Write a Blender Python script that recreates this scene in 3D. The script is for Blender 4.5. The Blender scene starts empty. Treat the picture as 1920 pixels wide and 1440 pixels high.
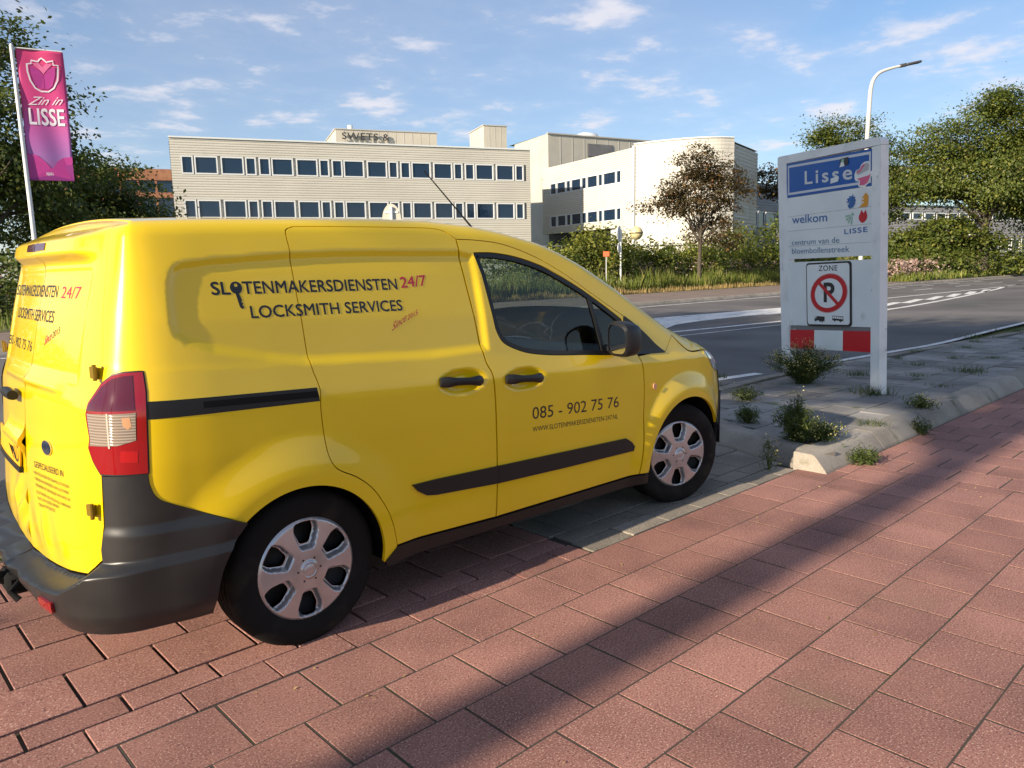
import bpy, math, random
import numpy as np
from mathutils import Vector, Matrix
from mathutils.geometry import delaunay_2d_cdt
PI = math.pi; random.seed(7); RNG = np.random.default_rng(7)
SC = bpy.context.scene; COL = SC.collection
# ------------------------------------------------------------------ camera
CAM_POS = Vector((-1.3257, -3.4238, 1.4275))
YAW, PITCH, ROLL, F_PX = .8195, .1504, .0206, 1429.16
_f = Vector((math.cos(YAW)*math.cos(PITCH), math.sin(YAW)*math.cos(PITCH), -math.sin(PITCH)))
_r = Vector((math.sin(YAW), -math.cos(YAW), 0)); _u = _r.cross(_f)
_r2 = _r*math.cos(ROLL)-_u*math.sin(ROLL); _u2 = _r*math.sin(ROLL)+_u*math.cos(ROLL)
cam = bpy.data.cameras.new('camera'); cam.sensor_width = 36; cam.lens = 36*F_PX/1920; cam.clip_start = .05; cam.clip_end = 2000
co = bpy.data.objects.new('camera', cam); COL.objects.link(co); SC.camera = co
co.matrix_world = Matrix(((_r2.x, _u2.x, -_f.x, CAM_POS.x), (_r2.y, _u2.y, -_f.y, CAM_POS.y), (_r2.z, _u2.z, -_f.z, CAM_POS.z), (0, 0, 0, 1)))
# ------------------------------------------------------------------ sun, sky, exposure
SUN_EL, SUN_SIDE = math.radians(21), math.radians(.6)     # low evening sun shining almost straight along the van
SUN_DIR = Vector((math.cos(SUN_EL)*math.cos(SUN_SIDE), -math.cos(SUN_EL)*math.sin(SUN_SIDE), -math.sin(SUN_EL)))
sl = bpy.data.lights.new('sun', 'SUN'); sl.energy = 4.4; sl.angle = math.radians(.55); sl.color = (1, .85, .66)
so = bpy.data.objects.new('sun', sl); COL.objects.link(so); so.rotation_euler = SUN_DIR.to_track_quat('-Z', 'Y').to_euler(); so.location = (-30, 0, 30)
W = bpy.data.worlds.new('World'); SC.world = W; W.use_nodes = True
def build_world():
    nt = W.node_tree; nt.nodes.clear(); N = nt.nodes.new; L = nt.links.new
    out = N('ShaderNodeOutputWorld'); bg = N('ShaderNodeBackground'); bg.inputs[1].default_value = .074
    sky = N('ShaderNodeTexSky'); sky.sky_type = 'NISHITA'; sky.sun_disc = False; sky.sun_elevation = SUN_EL; sky.sun_rotation = math.radians(-90)-SUN_SIDE
    sky.air_density = 1.0; sky.dust_density = .15; sky.ozone_density = 3.2
    tc = N('ShaderNodeTexCoord'); sep = N('ShaderNodeSeparateXYZ'); L(tc.outputs['Generated'], sep.inputs[0])
    def math_(op, a, b=None, c=None):
        m = N('ShaderNodeMath'); m.operation = op
        for i, v in enumerate((a, b, c)):
            if v is None: continue
            if hasattr(v, 'is_linked') or hasattr(v, 'links'): L(v, m.inputs[i])
            else: m.inputs[i].default_value = v
        return m.outputs[0]
    zz = math_('ADD', math_('MAXIMUM', sep.outputs[2], 0.), .10)
    cx = math_('DIVIDE', sep.outputs[0], zz); cy = math_('DIVIDE', sep.outputs[1], zz)
    cmb = N('ShaderNodeCombineXYZ'); L(cx, cmb.inputs[0]); L(cy, cmb.inputs[1])
    def noise(scale, detail, rough, off):
        mp = N('ShaderNodeMapping'); mp.inputs['Location'].default_value = off; L(cmb.outputs[0], mp.inputs[0])
        n = N('ShaderNodeTexNoise'); n.inputs['Scale'].default_value = scale; n.inputs['Detail'].default_value = detail; n.inputs['Roughness'].default_value = rough
        n.inputs['Distortion'].default_value = .1; L(mp.outputs[0], n.inputs['Vector']); return n.outputs['Fac']
    def ramp(v, a, b):
        m = N('ShaderNodeMapRange'); m.interpolation_type = 'SMOOTHSTEP'; L(v, m.inputs[0]); m.inputs[1].default_value = a; m.inputs[2].default_value = b; return m.outputs[0]
    big = ramp(noise(.50, 3, .5, (3.1, 7.3, 0)), .30, .56)
    puff = ramp(noise(3.3, 7, .60, (1.7, .4, 0)), .38, .76)
    soft = ramp(noise(1.3, 6, .6, (9.2, 4.1, 0)), .48, .78)
    m1 = math_('MULTIPLY', puff, math_('MULTIPLY_ADD', big, .75, .18)); m2 = math_('MULTIPLY', soft, .55)
    mask = math_('MINIMUM', math_('MAXIMUM', m1, m2), .82)
    veil = math_('MULTIPLY', big, .36); mask2 = math_('MAXIMUM', mask, veil)
    # cloud colour: bright where the puff is thick, lilac grey in the veil
    cc = N('ShaderNodeMix'); cc.data_type = 'RGBA'; cc.inputs['A'].default_value = (4.3, 4.6, 5.7, 1); cc.inputs['B'].default_value = (6.4, 6.1, 6.3, 1); L(m1, cc.inputs['Factor'])
    mix = N('ShaderNodeMix'); mix.data_type = 'RGBA'; L(mask2, mix.inputs['Factor'])
    hsv = N('ShaderNodeHueSaturation'); hsv.inputs['Saturation'].default_value = 1.14; hsv.inputs['Value'].default_value = 1.0; L(sky.outputs[0], hsv.inputs['Color'])
    L(hsv.outputs[0], mix.inputs['A']); L(cc.outputs['Result'], mix.inputs['B'])
    L(mix.outputs['Result'], bg.inputs[0]); L(bg.outputs[0], out.inputs[0])
build_world()
SC.view_settings.view_transform = 'Standard'; SC.view_settings.look = 'None'; SC.view_settings.gamma = 1; SC.view_settings.use_curve_mapping = False
SC.view_settings.exposure = 1.02
# ------------------------------------------------------------------ helpers
def tag(o, label=None, cat=None, group=None, kind=None):
    if label: o['label'] = label
    if cat: o['category'] = cat
    if group: o['group'] = group
    if kind: o['kind'] = kind
    return o
def thing(name, loc, label, cat, group=None):
    o = bpy.data.objects.new(name, None); COL.objects.link(o); o.location = loc; o.empty_display_size = .3
    return tag(o, label, cat, group)
def root_loc(o):
    v = Vector((0, 0, 0))
    while o is not None: v += o.location; o = o.parent
    return v
def mesh_from(name, V, F, mat=None, smooth=False, normals=None):
    me = bpy.data.meshes.new(name); V = np.asarray(V, float).reshape(-1, 3)
    if isinstance(F, np.ndarray):
        k = F.shape[1]; me.vertices.add(len(V)); me.vertices.foreach_set('co', V.ravel()); me.loops.add(F.size); me.loops.foreach_set('vertex_index', F.ravel().astype(np.int32))
        me.polygons.add(len(F)); me.polygons.foreach_set('loop_start', np.arange(0, F.size, k, dtype=np.int32)); me.polygons.foreach_set('loop_total', np.full(len(F), k, np.int32))
        me.update(calc_edges=True); me.validate()
    else: me.from_pydata([tuple(v) for v in V], [], [tuple(f) for f in F]); me.update()
    if smooth or normals is not None: me.polygons.foreach_set('use_smooth', np.ones(len(me.polygons), bool))
    if mat: me.materials.append(mat)
    if normals is not None: me.normals_split_custom_set_from_vertices([tuple(n) for n in normals])
    return me
def obj(name, V, F, mat, parent=None, smooth=False, normals=None, label=None):
    """link ONE mesh object given world coordinates"""
    V = np.asarray(V, float).reshape(-1, 3)
    if parent is not None: V = V-np.array(root_loc(parent))
    o = bpy.data.objects.new(name, mesh_from(name, V, F, mat, smooth, normals)); COL.objects.link(o); o.parent = parent
    if label: o['label'] = label
    return o
class MB:
    """collects simple shapes that make up one part"""
    def __init__(s): s.V = []; s.F = []
    def add(s, V, F):
        n = len(s.V); s.V += [tuple(v) for v in V]; s.F += [tuple(i+n for i in f) for f in F]; return s
    def box(s, c, d, ax=None, bev=0.):
        """box centre c, full size d, axes ax (3 unit vectors)"""
        ax = ax or ((1, 0, 0), (0, 1, 0), (0, 0, 1)); A = np.array(ax, float); c = np.array(c, float); h = np.array(d, float)/2
        if bev <= 0:
            V = [c+A.T@(h*np.array(k)) for k in ((-1,-1,-1),(1,-1,-1),(1,1,-1),(-1,1,-1),(-1,-1,1),(1,-1,1),(1,1,1),(-1,1,1))]
            return s.add(V, [(3,2,1,0),(4,5,6,7),(0,1,5,4),(1,2,6,5),(2,3,7,6),(3,0,4,7)])
        P = {}; V = []
        def vid(k, a):
            q = h-bev; q = q.copy(); q[a] = h[a]; P[(k, a)] = len(V); V.append(c+A.T@(q*np.array(k)))
        K = [(x, y, z) for x in (-1, 1) for y in (-1, 1) for z in (-1, 1)]
        for k in K:
            for a in range(3): vid(k, a)
        F = []
        for a in range(3):
            b, d2 = (a+1) % 3, (a+2) % 3
            for sg in (-1, 1):
                q = []
                for (p1, p2) in ((-1,-1),(1,-1),(1,1),(-1,1)):
                    k = [0,0,0]; k[a] = sg; k[b] = p1; k[d2] = p2; q.append(P[(tuple(k), a)])
                F.append(q if sg > 0 else q[::-1])
            for p1 in (-1, 1):
                for p2 in (-1, 1):
                    k0 = [0,0,0]; k0[b] = p1; k0[d2] = p2; k1 = list(k0); k0[a] = -1; k1[a] = 1
                    q = [P[(tuple(k0), b)], P[(tuple(k1), b)], P[(tuple(k1), d2)], P[(tuple(k0), d2)]]
                    F.append(q if p1*p2 < 0 else q[::-1])
        for k in K: 
            q = [P[(k, 0)], P[(k, 1)], P[(k, 2)]]; F.append(q if k[0]*k[1]*k[2] > 0 else q[::-1])
        return s.add(V, F)
    def tube(s, pts, rad, n=10, cap=True):
        pts = [np.array(q, float) for q in pts]; rad = [rad]*len(pts) if np.isscalar(rad) else rad; V = []; F = []; up = None
        for i, q in enumerate(pts):
            d = pts[min(i+1, len(pts)-1)]-pts[max(i-1, 0)]; d /= np.linalg.norm(d)+1e-12
            if up is None: up = np.array((0, 0, 1.)) if abs(d[2]) < .9 else np.array((1., 0, 0))
            a = np.cross(d, up); a /= np.linalg.norm(a)+1e-12; b = np.cross(d, a); up = -b if False else up
            for k in range(n):
                t = 2*math.pi*k/n; V.append(q+rad[i]*(math.cos(t)*a+math.sin(t)*b))
        for i in range(len(pts)-1):
            for k in range(n): F.append((i*n+k, i*n+(k+1) % n, (i+1)*n+(k+1) % n, (i+1)*n+k))
        if cap: F.append(tuple(range(n))[::-1]); F.append(tuple((len(pts)-1)*n+k for k in range(n)))
        return s.add(V, F)
    def lathe(s, prof, n=48, o=(0, 0, 0), axis='y'):
        """profile of (radius, along) turned round the axis"""
        V = []; F = []
        for r, h in prof:
            for k in range(n):
                t = 2*math.pi*k/n; a, b = r*math.cos(t), r*math.sin(t)
                v = (a, h, b) if axis == 'y' else (a, b, h); V.append(np.array(o)+v)
        for i in range(len(prof)-1):
            for k in range(n):
                q = (i*n+k, i*n+(k+1) % n, (i+1)*n+(k+1) % n, (i+1)*n+k); F.append(q if axis != 'y' else q[::-1])
        return s.add(V, F)
    def prism(s, poly, h0, h1, mapf):
        """polygon in 2D extruded from h0 to h1; mapf(x, y, h) gives 3D"""
        n = len(poly); V = [mapf(x, y, h0) for x, y in poly]+[mapf(x, y, h1) for x, y in poly]
        F = [tuple(range(n))[::-1], tuple(n+k for k in range(n))]+[(k, (k+1) % n, n+(k+1) % n, n+k) for k in range(n)]
        return s.add(V, F)
    def build(s, name, mat, parent=None, smooth=False, label=None): return obj(name, s.V, s.F, mat, parent, smooth, None, label)
def smooth_by_angle(o, deg=35):
    me = o.data; me.polygons.foreach_set('use_smooth', np.ones(len(me.polygons), bool)); me.set_sharp_from_angle(angle=math.radians(deg)); return o
def catmull(pts, n=8):
    P = [np.array(q, float) for q in pts]; P = [2*P[0]-P[1]]+P+[2*P[-1]-P[-2]]; out = []
    for i in range(1, len(P)-2):
        for k in range(n):
            t = k/n; a, b, c, d = P[i-1:i+3]
            out.append(.5*((2*b)+(-a+c)*t+(2*a-5*b+4*c-d)*t*t+(-a+3*b-3*c+d)*t**3))
    out.append(P[-2]); return [tuple(q) for q in out]
# ------------------------------------------------------------------ materials
def mat(name, col, rough=.6, spec=.5, metal=0., coat=0., coat_rough=.03, var=None, bump=None, rnd=0., trans=0., island=False, extra=None):
    """principled material; var=(colour2, scale, detail, lo, hi) noise mix; bump=(scale, strength, distance); rnd = brightness change from object to object"""
    m = bpy.data.materials.new(name); m.use_nodes = True; nt = m.node_tree; N = nt.nodes.new; L = nt.links.new; b = nt.nodes['Principled BSDF']
    b.inputs['Base Color'].default_value = (*col, 1); b.inputs['Roughness'].default_value = rough; b.inputs['Metallic'].default_value = metal
    b.inputs['Specular IOR Level'].default_value = spec; b.inputs['Coat Weight'].default_value = coat; b.inputs['Coat Roughness'].default_value = coat_rough
    b.inputs['Transmission Weight'].default_value = trans
    tc = N('ShaderNodeTexCoord'); src = None
    geo = N('ShaderNodeNewGeometry')
    if var:
        for i, (c2, sc, det, lo, hi) in enumerate(var if isinstance(var, list) else [var]):
            n = N('ShaderNodeTexNoise'); n.inputs['Scale'].default_value = sc; n.inputs['Detail'].default_value = det; L(geo.outputs['Position'], n.inputs['Vector'])
            r = N('ShaderNodeMapRange'); r.inputs[1].default_value = lo; r.inputs[2].default_value = hi; L(n.outputs['Fac'], r.inputs[0])
            x = N('ShaderNodeMix'); x.data_type = 'RGBA'; L(r.outputs[0], x.inputs['Factor']); x.inputs['B'].default_value = (*c2, 1)
            if src is None: x.inputs['A'].default_value = (*col, 1)
            else: L(src, x.inputs['A'])
            src = x.outputs['Result']
    if rnd:
        if island: val = geo.outputs['Random Per Island']
        else: val = N('ShaderNodeObjectInfo').outputs['Random']
        r = N('ShaderNodeMapRange'); r.inputs[3].default_value = 1-rnd; r.inputs[4].default_value = 1+rnd; L(val, r.inputs[0])
        h = N('ShaderNodeHueSaturation'); L(r.outputs[0], h.inputs['Value'])
        if src is None: h.inputs['Color'].default_value = (*col, 1)
        else: L(src, h.inputs['Color'])
        src = h.outputs[0]
    if src is not None: L(src, b.inputs['Base Color'])
    if bump:
        prev = None
        for (sc, st, ds) in (bump if isinstance(bump, list) else [bump]):
            n = N('ShaderNodeTexNoise'); n.inputs['Scale'].default_value = sc; n.inputs['Detail'].default_value = 3; L(geo.outputs['Position'], n.inputs['Vector'])
            k = N('ShaderNodeBump'); k.inputs['Strength'].default_value = st; k.inputs['Distance'].default_value = ds; L(n.outputs['Fac'], k.inputs['Height'])
            if prev: L(prev, k.inputs['Normal'])
            prev = k.outputs[0]
        L(prev, b.inputs['Normal'])
    return m
def glass_mat(name, tint, refl_rough=.01, ior=1.5, extra=.0):
    """thin pane: tinted see-through film with a mirror reflection that grows at grazing angles"""
    m = bpy.data.materials.new(name); m.use_nodes = True; nt = m.node_tree; nt.nodes.clear(); N = nt.nodes.new; L = nt.links.new
    out = N('ShaderNodeOutputMaterial'); t = N('ShaderNodeBsdfTransparent'); t.inputs[0].default_value = (*tint, 1); g = N('ShaderNodeBsdfGlossy'); g.inputs['Roughness'].default_value = refl_rough
    fr = N('ShaderNodeFresnel'); fr.inputs[0].default_value = ior; a = N('ShaderNodeMath'); a.operation = 'ADD'; a.inputs[1].default_value = extra; a.use_clamp = True; L(fr.outputs[0], a.inputs[0])
    x = N('ShaderNodeMixShader'); L(a.outputs[0], x.inputs[0]); L(t.outputs[0], x.inputs[1]); L(g.outputs[0], x.inputs[2]); L(x.outputs[0], out.inputs[0]); return m
def leaf_mat(name, c1, c2, c3=None, trans=.35, rough=.5):
    m = bpy.data.materials.new(name); m.use_nodes = True; nt = m.node_tree; nt.nodes.clear(); N = nt.nodes.new; L = nt.links.new
    out = N('ShaderNodeOutputMaterial'); geo = N('ShaderNodeNewGeometry'); cr = N('ShaderNodeValToRGB'); e = cr.color_ramp.elements
    e[0].color = (*c1, 1); e[1].color = (*c2, 1)
    if c3: k = cr.color_ramp.elements.new(.88); k.color = (*c2, 1); e[-1].color = (*c3, 1)
    L(geo.outputs['Random Per Island'], cr.inputs[0])
    n = N('ShaderNodeTexNoise'); n.inputs['Scale'].default_value = .7; n.inputs['Detail'].default_value = 2; L(geo.outputs['Position'], n.inputs['Vector'])
    r = N('ShaderNodeMapRange'); r.inputs[1].default_value = .3; r.inputs[2].default_value = .7; r.inputs[3].default_value = .75; r.inputs[4].default_value = 1.25; L(n.outputs['Fac'], r.inputs[0])
    h = N('ShaderNodeHueSaturation'); L(cr.outputs[0], h.inputs['Color']); L(r.outputs[0], h.inputs['Value'])
    b = N('ShaderNodeBsdfPrincipled'); b.inputs['Roughness'].default_value = rough; b.inputs['Specular IOR Level'].default_value = .35; L(h.outputs[0], b.inputs['Base Color'])
    t = N('ShaderNodeBsdfTranslucent'); h2 = N('ShaderNodeHueSaturation'); h2.inputs['Value'].default_value = 1.3; h2.inputs['Saturation'].default_value = 1.1; L(h.outputs[0], h2.inputs['Color']); L(h2.outputs[0], t.inputs[0])
    x = N('ShaderNodeMixShader'); x.inputs[0].default_value = trans; L(b.outputs[0], x.inputs[1]); L(t.outputs[0], x.inputs[2]); L(x.outputs[0], out.inputs[0]); return m
# text as flat mesh: returns 2D vertices with cap height 1 and x from 0 to 1, plus faces
def text2d(body, weight=0., spacing=1., shear=0.):
    cu = bpy.data.curves.new('txt', 'FONT'); cu.body = body; cu.size = 1;  cu.space_character = spacing; cu.shear = shear; cu.resolution_u = 3
    o = bpy.data.objects.new('txt', cu); COL.objects.link(o); dg = bpy.context.evaluated_depsgraph_get(); me = o.evaluated_get(dg).to_mesh()
    V = np.array([v.co[:2] for v in me.vertices]).reshape(-1, 2); F = [tuple(p.vertices) for p in me.polygons]; o.evaluated_get(dg).to_mesh_clear(); bpy.data.objects.remove(o); bpy.data.curves.remove(cu)
    if weight:      # bolder strokes: push the outline outwards
        ed_ = {}; nn = np.zeros_like(V)
        for f in F:
            for i in range(len(f)): ed_[(f[i], f[(i+1) % len(f)])] = 1
        for a, b in ed_:
            if (b, a) not in ed_: d = V[b]-V[a]; q = np.array((d[1], -d[0]))/(np.linalg.norm(d)+1e-9); nn[a] += q; nn[b] += q
        l = np.linalg.norm(nn, axis=1, keepdims=True); V = V+weight*nn/np.maximum(l, .7)
    V[:, 0] = (V[:, 0]-V[:, 0].min())/(V[:, 0].max()-V[:, 0].min()); V[:, 1] /= .729
    return V, F
def text_obj(name, body, fmap, matl, parent, weight=0., spacing=1., shear=0., label=None):
    """fmap takes arrays a (0..1 along the line) and b (cap heights) and gives world points"""
    V, F = text2d(body, weight, spacing, shear); P = np.asarray(fmap(V[:, 0], V[:, 1]))
    if name != 'letter':
        o = obj(name, P, F, matl, parent, label=label); o['kind'] = 'stuff'; return o
    for idx, ff in glyphs(V, F): o = obj('letter', P[idx], ff, matl, parent)
    return o
def glyphs(V, F):
    """split a text mesh into its single letters (pieces that overlap from side to side, like the dot of an i, stay together)"""
    par = list(range(len(V)))
    def find(a):
        while par[a] != a: par[a] = par[par[a]]; a = par[a]
        return a
    for f in F:
        for k in f[1:]: par[find(k)] = find(f[0])
    comp = {}
    for i in range(len(V)): comp.setdefault(find(i), []).append(i)
    C = sorted(([V[c, 0].min(), V[c, 0].max(), list(c)] for c in comp.values()), key=lambda q: q[0]); out = []
    for lo, hi, c in C:
        if out and lo < out[-1][1]-.3*min(hi-lo, out[-1][1]-out[-1][0]): out[-1][1] = max(out[-1][1], hi); out[-1][2] += c
        else: out.append([lo, hi, c])
    res = []
    for lo, hi, c in out:
        m = {v: k for k, v in enumerate(c)}; res.append((c, [tuple(m[v] for v in f) for f in F if f[0] in m]))
    return res
# ================================================================== ground, road, paving
CAMM = np.array(co.matrix_world.inverted())
def to_px(P):
    """where world points fall in the photograph (only used to rank which paving pieces show largest)"""
    P = np.atleast_2d(P); Q = np.c_[P, np.ones(len(P))]@CAMM.T; z = -Q[:, 2]; z = np.where(z < .05, np.nan, z); return 960+F_PX*Q[:, 0]/z, 720-F_PX*Q[:, 1]/z, z
M_SOIL = mat('soil_and_moss', (.075, .06, .04), rough=.95, var=((.05, .065, .02), 6, 5, .45, .65), bump=(90, .5, .01))
M_GRASSG = mat('grass_ground', (.10, .11, .03), rough=.95, var=[((.20, .16, .06), .5, 5, .42, .62), ((.05, .09, .02), 4, 4, .45, .7)], bump=(30, .6, .03))
M_ASPH = mat('asphalt', (.165, .153, .143), rough=.86, spec=.35, var=[((.075, .071, .068), .35, 4, .35, .7), ((.16, .15, .14), 260, 2, .55, .75), ((.05, .048, .045), 180, 2, .60, .8)], bump=(340, .35, .004))
M_MARK = mat('worn_white_road_paint', (.72, .70, .66), rough=.7, var=[((.40, .38, .35), 3.0, 6, .52, .72), ((.16, .15, .145), 9, 5, .62, .70)], bump=(300, .2, .003))
M_RED = mat('red_concrete_paver', (.355, .172, .138), rough=.88, spec=.25, var=[((.245, .118, .098), 2.2, 5, .38, .66), ((.58, .38, .30), 150, 3, .54, .70), ((.11, .045, .04), 130, 3, .55, .70), ((.30, .20, .13), 1.1, 5, .64, .80)], bump=[(420, .55, .004), (9, .25, .006)], rnd=.14)
M_GREY = mat('grey_concrete_paver', (.29, .255, .21), rough=.9, spec=.25, var=[((.20, .178, .148), 2.4, 5, .38, .66), ((.42, .36, .28), 150, 3, .54, .70), ((.07, .065, .055), 130, 3, .55, .70)], bump=[(380, .55, .004), (9, .25, .006)], rnd=.15)
M_SLAB = mat('grey_island_slab', (.27, .255, .235), rough=.9, spec=.25, var=[((.19, .18, .165), 2.0, 5, .38, .66), ((.40, .38, .34), 160, 2, .56, .75), ((.10, .115, .06), 3.5, 5, .60, .72)], bump=[(300, .5, .004), (8, .25, .006)], rnd=.24)
M_KERB = mat('concrete_kerb', (.31, .28, .235), rough=.92, spec=.2, var=[((.21, .19, .16), 3.0, 6, .40, .66), ((.50, .44, .36), 200, 3, .55, .75), ((.11, .12, .06), 4, 5, .62, .75)], bump=[(160, .6, .005), (20, .15, .006)], rnd=.12)
M_FARPATH = mat('far_pavement', (.22, .165, .125), rough=.9, var=((.16, .12, .10), 1.5, 5, .4, .65), bump=(60, .3, .01))
M_BED = mat('sand_bed_in_joints', (.060, .048, .036), rough=.95, var=((.04, .045, .02), 5, 4, .5, .65), bump=(200, .4, .004))
def sheet(name, poly, z, m, kind='structure', parent=None):
    o = obj(name, [(x, y, z) for x, y in poly], [tuple(range(len(poly)))], m, parent)
    if kind and parent is None: o['kind'] = kind
    return o
sheet('ground', [(-300,-300),(600,-300),(600,600),(-300,600)], -.060, M_GRASSG)
ROAD = sheet('road', [(-120,1.15),(300,1.15),(300,13.5),(-120,13.5)], -.004, M_ASPH)
def ribbon(pts, w):
    P = np.array(pts, float); d = np.gradient(P, axis=0); d /= np.linalg.norm(d, axis=1, keepdims=True); n = np.stack([-d[:, 1], d[:, 0]], 1)*w/2
    return [tuple(q) for q in P+n]+[tuple(q) for q in (P-n)[::-1]]
def marking(poly): o = obj('road_marking', [(x, y, .001) for x, y in poly], [tuple(range(len(poly)))], M_MARK, ROAD); return o
def marking_strip(pts, w):
    R_ = ribbon(pts, w); n = len(pts); obj('road_marking', [(x, y, .001) for x, y in R_], [(i, i+1, 2*n-2-i, 2*n-1-i) for i in range(n-1)], M_MARK, ROAD)
marking_strip([(-40,12.95),(0,12.95),(20,12.95),(60,12.9),(140,12.9)], .14)
marking_strip(catmull([(8.9,1.46),(9.83,1.37),(11.1,1.26),(13.1,1.10),(16.5,.78+.37),(24,1.17)], 4), .12)
marking([(6.55,1.72),(7.80,1.53),(7.82,1.67),(6.60,1.88)])
b_ = [(13.2,6.9),(14.2,7.35),(15.6,7.55),(17.7,7.55),(19.0,7.25),(21.9,7.35),(26,7.55),(26,8.35),(21.9,8.62),(18.5,8.95),(15.7,9.25),(14.6,8.6),(13.6,7.7)]
marking(b_)
marking_strip(catmull([(11.0,6.45),(12.4,6.23),(16.5,5.81),(22.1,5.47),(30,6.1),(40,7.3),(49.5,8.4),(80,8.6)], 4), .17)
marking_strip(catmull([(11.2,5.62),(12,5.54),(15.5,5.27),(18,5.1)], 3), .07)
marking_strip([(24,8.42),(29.4,8.23),(43.8,7.95),(49.5,8.45)], .16)
for k in range(6):
    x0 = 23.5+k*2.6; marking_strip([(x0,6.35+.09*k),(x0+1.9,8.2-.02*k)] if False else [(x0,6.25+.12*k),(x0+3.0,6.75+.16*k)], .30)
for x0, y0 in ((39.9,12.0),(44.1,12.0),(48.5,12.0),(53,12.0),(35.5,12.0)): marking([(x0,y0-.06),(x0+1.9,y0-.06),(x0+1.9,y0+.06),(x0,y0+.06)])
for k in range(8): x0 = 26+k*6; marking([(x0,10.2),(x0+2.5,10.2),(x0+2.5,10.32),(x0,10.32)])
# ---- paving pieces
def paver_mesh(name, w, d, h, m, bev=.0012):
    b = MB(); x, y = w/2, d/2
    V = [(-x,-y,-h),(x,-y,-h),(x,y,-h),(-x,y,-h),(-x,-y,-bev),(x,-y,-bev),(x,y,-bev),(-x,y,-bev),(-x+bev,-y+bev,0),(x-bev,-y+bev,0),(x-bev,y-bev,0),(-x+bev,y-bev,0)]
    F = [(8,9,10,11)]+[(4+i, 4+(i+1) % 4, 8+(i+1) % 4, 8+i) for i in range(4)]+[(i, (i+1) % 4, 4+(i+1) % 4, 4+i) for i in range(4)]
    return mesh_from(name, V, F, m), np.array(V), F
def pave(parent, name, cells, h, m, limit=300, zvar=.0003, tilt=.0008, base=0., stuff='paving_pieces'):
    """cells: (x, y, w, d) centres and sizes; the ones that show largest become single objects, the rest one joined part"""
    cells = [c for c in cells]; P = np.array([(c[0], c[1], base) for c in cells]); px, py, z = to_px(P)
    vis = (px > -60) & (px < 1980) & (py > 300) & (py < 1500) & np.isfinite(z); score = np.where(vis, 1/np.where(np.isfinite(z), z, 1e9), 0)
    order = np.argsort(-score); cache = {}; rest_V = []; rest_F = []; n = 0
    for rank, i in enumerate(order):
        x, y, w, d = cells[i]; key = (round(w, 3), round(d, 3))
        if key not in cache: cache[key] = paver_mesh(name, w, d, h, m)
        me, V, F = cache[key]; dz = random.gauss(0, zvar); rx, ry = random.gauss(0, tilt), random.gauss(0, tilt); rz = random.gauss(0, .004)
        if rank < limit and score[i] > 0:
            o = bpy.data.objects.new(name, me); COL.objects.link(o); o.parent = parent; o.location = Vector((x, y, base+dz))-root_loc(parent); o.rotation_euler = (rx, ry, rz)
        elif score[i] >= 0 and abs(x) < 60:
            Q = V.copy(); Q[:, 2] += dz+Q[:, 1]*rx-Q[:, 0]*ry; Q[:, 0] += x; Q[:, 1] += y; Q[:, 2] += base; rest_V.append(Q); rest_F += [tuple(k+n for k in f) for f in F]; n += len(Q)
    if rest_V: o = obj(stuff, np.vstack(rest_V), rest_F, m, parent); o['kind'] = 'stuff'
G = .0045   # half joint
RP = sheet('red_pavement', [(-40,-9),(60,-9),(60,-1.21),(3.66,-1.21),(3.66,-.995),(-40,-.995)], -.0016, M_BED)
cells = []
def course_x(y0, y1, x0, x1, phase, L=.303, gx=.005, out=cells):
    k0 = math.ceil((x0-phase)/L); x = phase+k0*L
    if x-x0 > .05: out.append(((x0+x)/2, (y0+y1)/2, x-x0-2*gx, y1-y0-.006))
    while x < x1-.04:
        w = min(L, x1-x); out.append((x+w/2, (y0+y1)/2, w-2*gx, y1-y0-.006)); x += L
for i in range(26):
    y1 = -1.0-.3015*i; y0 = y1-.3015; course_x(y0, y1, -9, 4.055, [.457, .623, .433, .552, .40, .57][i % 6]-(.0 if i < 6 else .07*i))
# beyond a cut the courses run across
for k in range(40):
    x0 = 4.06+.3015*k
    for j in range(26): 
        y1 = -1.215-.303*j-(.15 if k % 2 else 0)
        if y1-.303 > -9: cells.append((x0+.15, y1-.15, .2955, .293))
    if k % 2: cells.append((x0+.15, -1.215-.073, .2955, .140))
pave(RP, 'paver', cells, .05, M_RED)
BAY = sheet('parking_bay', [(-40,-.994),(3.9,-.994),(4.3,.2),(4.9,1.0),(6.0,1.149),(-40,1.149)], -.0105, M_BED)
red, grey = [], []
ys = [(-.995,-.835),(-.83,-.695),(-.69,-.40),(-.395,-.105),(-.10,.19),(.195,.485),(.49,.78),(.785,1.075)]
for i, (y0, y1) in enumerate(ys):
    course_x(y0, y1, -9, 1.47, [.093,.24,.136,-.02,.10,.03,.12,.05][i]-.6, .303, .004 if i < 1 else .0065, red); course_x(y0, y1, 1.475, 3.64+.11*i+.02*i*i, 1.49+[.0,.02,.13,.0,.15,.02,.13,.0][i], .325 if i == 0 else .303, .005, grey)
pave(BAY, 'paver', red, .05, M_RED, 150, .0014, .003, stuff='red_paving_pieces'); pave(BAY, 'paver', grey, .05, M_GREY, 120, .0012, .003, stuff='grey_paving_pieces')
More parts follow.
